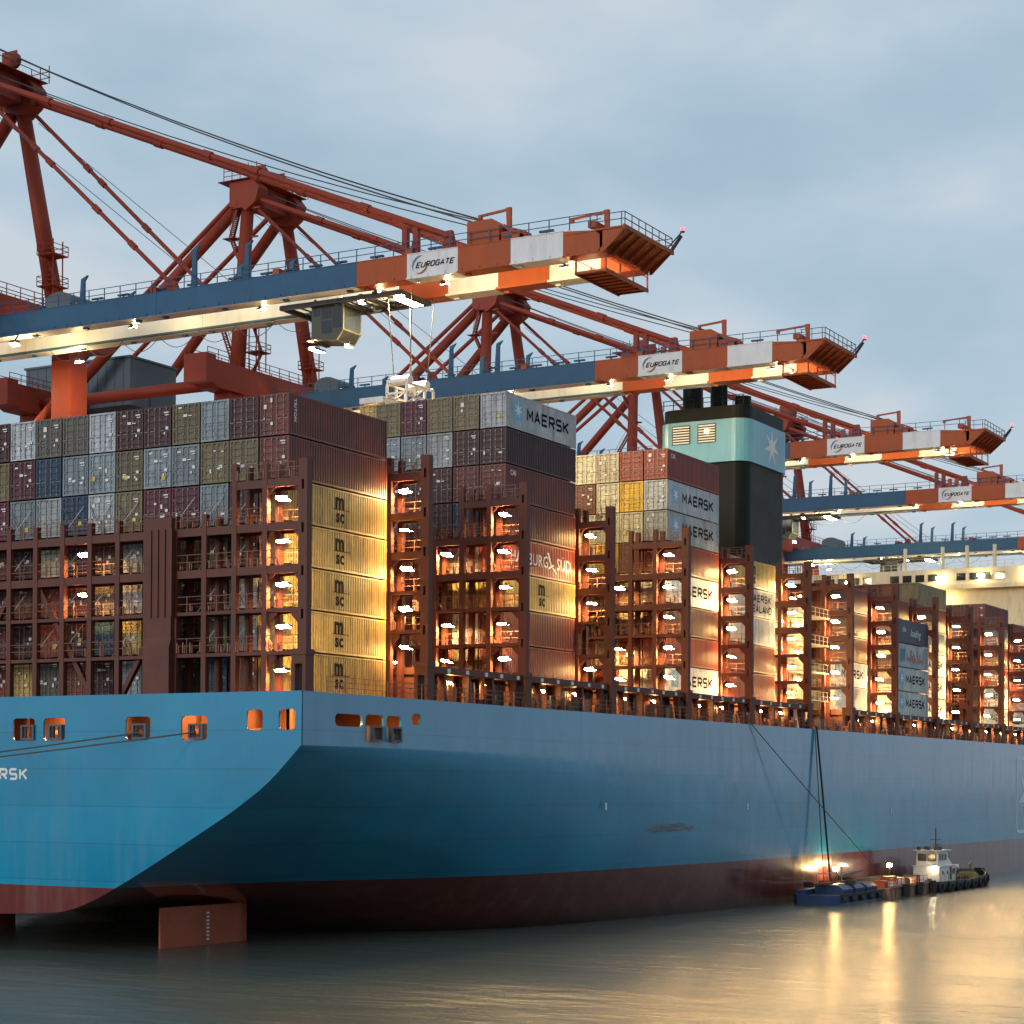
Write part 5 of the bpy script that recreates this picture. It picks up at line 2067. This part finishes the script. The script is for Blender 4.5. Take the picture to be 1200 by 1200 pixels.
bpart(tg, 'work_lamp', m, [M_DARK, emit('tug_lamp', (1.0, .8, .5), 120)])
m = MB()
for i in range(9):
    t = .06 + i * .045
    w, sh = tugsec(t)
    y = y0 + (y1 - y0) * t
    m.box(8.2 + w - .15, 8.2 + w - .1, y - .03, y + .03, sh, sh + .9)
m.bar((8.2 + 2.5, y0 + 1.5, 2.1), (8.2 + 2.6, y0 + 10.3, 1.98), .05, .05)
bpart(tg, 'bulwark_rail', m, M_GALV)

# drums, hoses and small gear on the work boats
def coil(x, y, z, R=.45, r=.09):
    m_ = MB()
    for k in range(3):
        loops_ = []
        for i in range(15):
            a = 2 * math.pi * i / 14
            loops_.append([(x + (R + r * math.cos(b)) * math.cos(a), y + (R + r * math.cos(b)) * math.sin(a), z + r + k * r * 1.7 + r * math.sin(b)) for b in (0, 1.57, 3.14, 4.71)])
        m_.ring(loops_, caps=False)
    return m_


RB = random.Random(21)
for i in range(9):
    x, y = RB.uniform(6.6, 9.8), 98.4 + RB.uniform(0, 13)
    h = RB.uniform(.5, .95)
    bpart(pt, 'drum', MB().tube((x, y, 1.15), (x, y, 1.15 + h), RB.uniform(.2, .32), 12), RB.choice([M_RUDDER, M_DARK, M_BARGEBLUE, M_TUGWHITE, M_CORANGE]))
for i in range(5):
    bpart(pt, 'hose_coil', coil(RB.uniform(7, 9.6), 98.6 + i * 2.7 + RB.uniform(0, .8), 1.15), RB.choice([M_RUBBER, M_ROPE]))
for i in range(4):
    bpart(bg, 'hose_coil', coil(RB.uniform(6.8, 8.6), 82.5 + i * 3.8, 1.9, .5), RB.choice([M_RUBBER, M_ROPE, M_CORANGE]))
for i in range(3):
    y = 84 + i * 4.4
    bpart(bg, 'pipe', MB().tube((6.3, y, 2.0), (8.4, y + RB.uniform(-1, 2), 2.25), .11, 8), RB.choice([M_GALV, M_DARK, M_RAIL]))
m = MB()
for i in range(11):
    yq = 98.2 + i * 1.3
    m.box(10.05, 10.1, yq - .03, yq + .03, 1.15, 2.1)
m.bar((10.08, 98.2, 2.1), (10.08, 111.4, 2.1), .05, .05)
m.bar((10.08, 98.2, 1.65), (10.08, 111.4, 1.65), .04, .04)
bpart(pt, 'deck_rail', m, M_RAIL)
for i in range(4):
    bpart(tg, 'hose_coil', coil(RB.uniform(7.4, 9.4), 128 + i * 2.0, 1.0, .5), M_ROPE)
bpart(tg, 'life_raft', MB().tube((9.4, 123.6, 2.6), (9.4, 124.8, 2.6), .3, 12), M_TUGWHITE)
bpart(tg, 'deck_crane', MB().tube((8.2, 134.6, .8), (8.2, 134.6, 2.9), .14, 8).bar((8.2, 134.6, 2.8), (8.7, 131.6, 2.5), .16, .2), M_OLD)
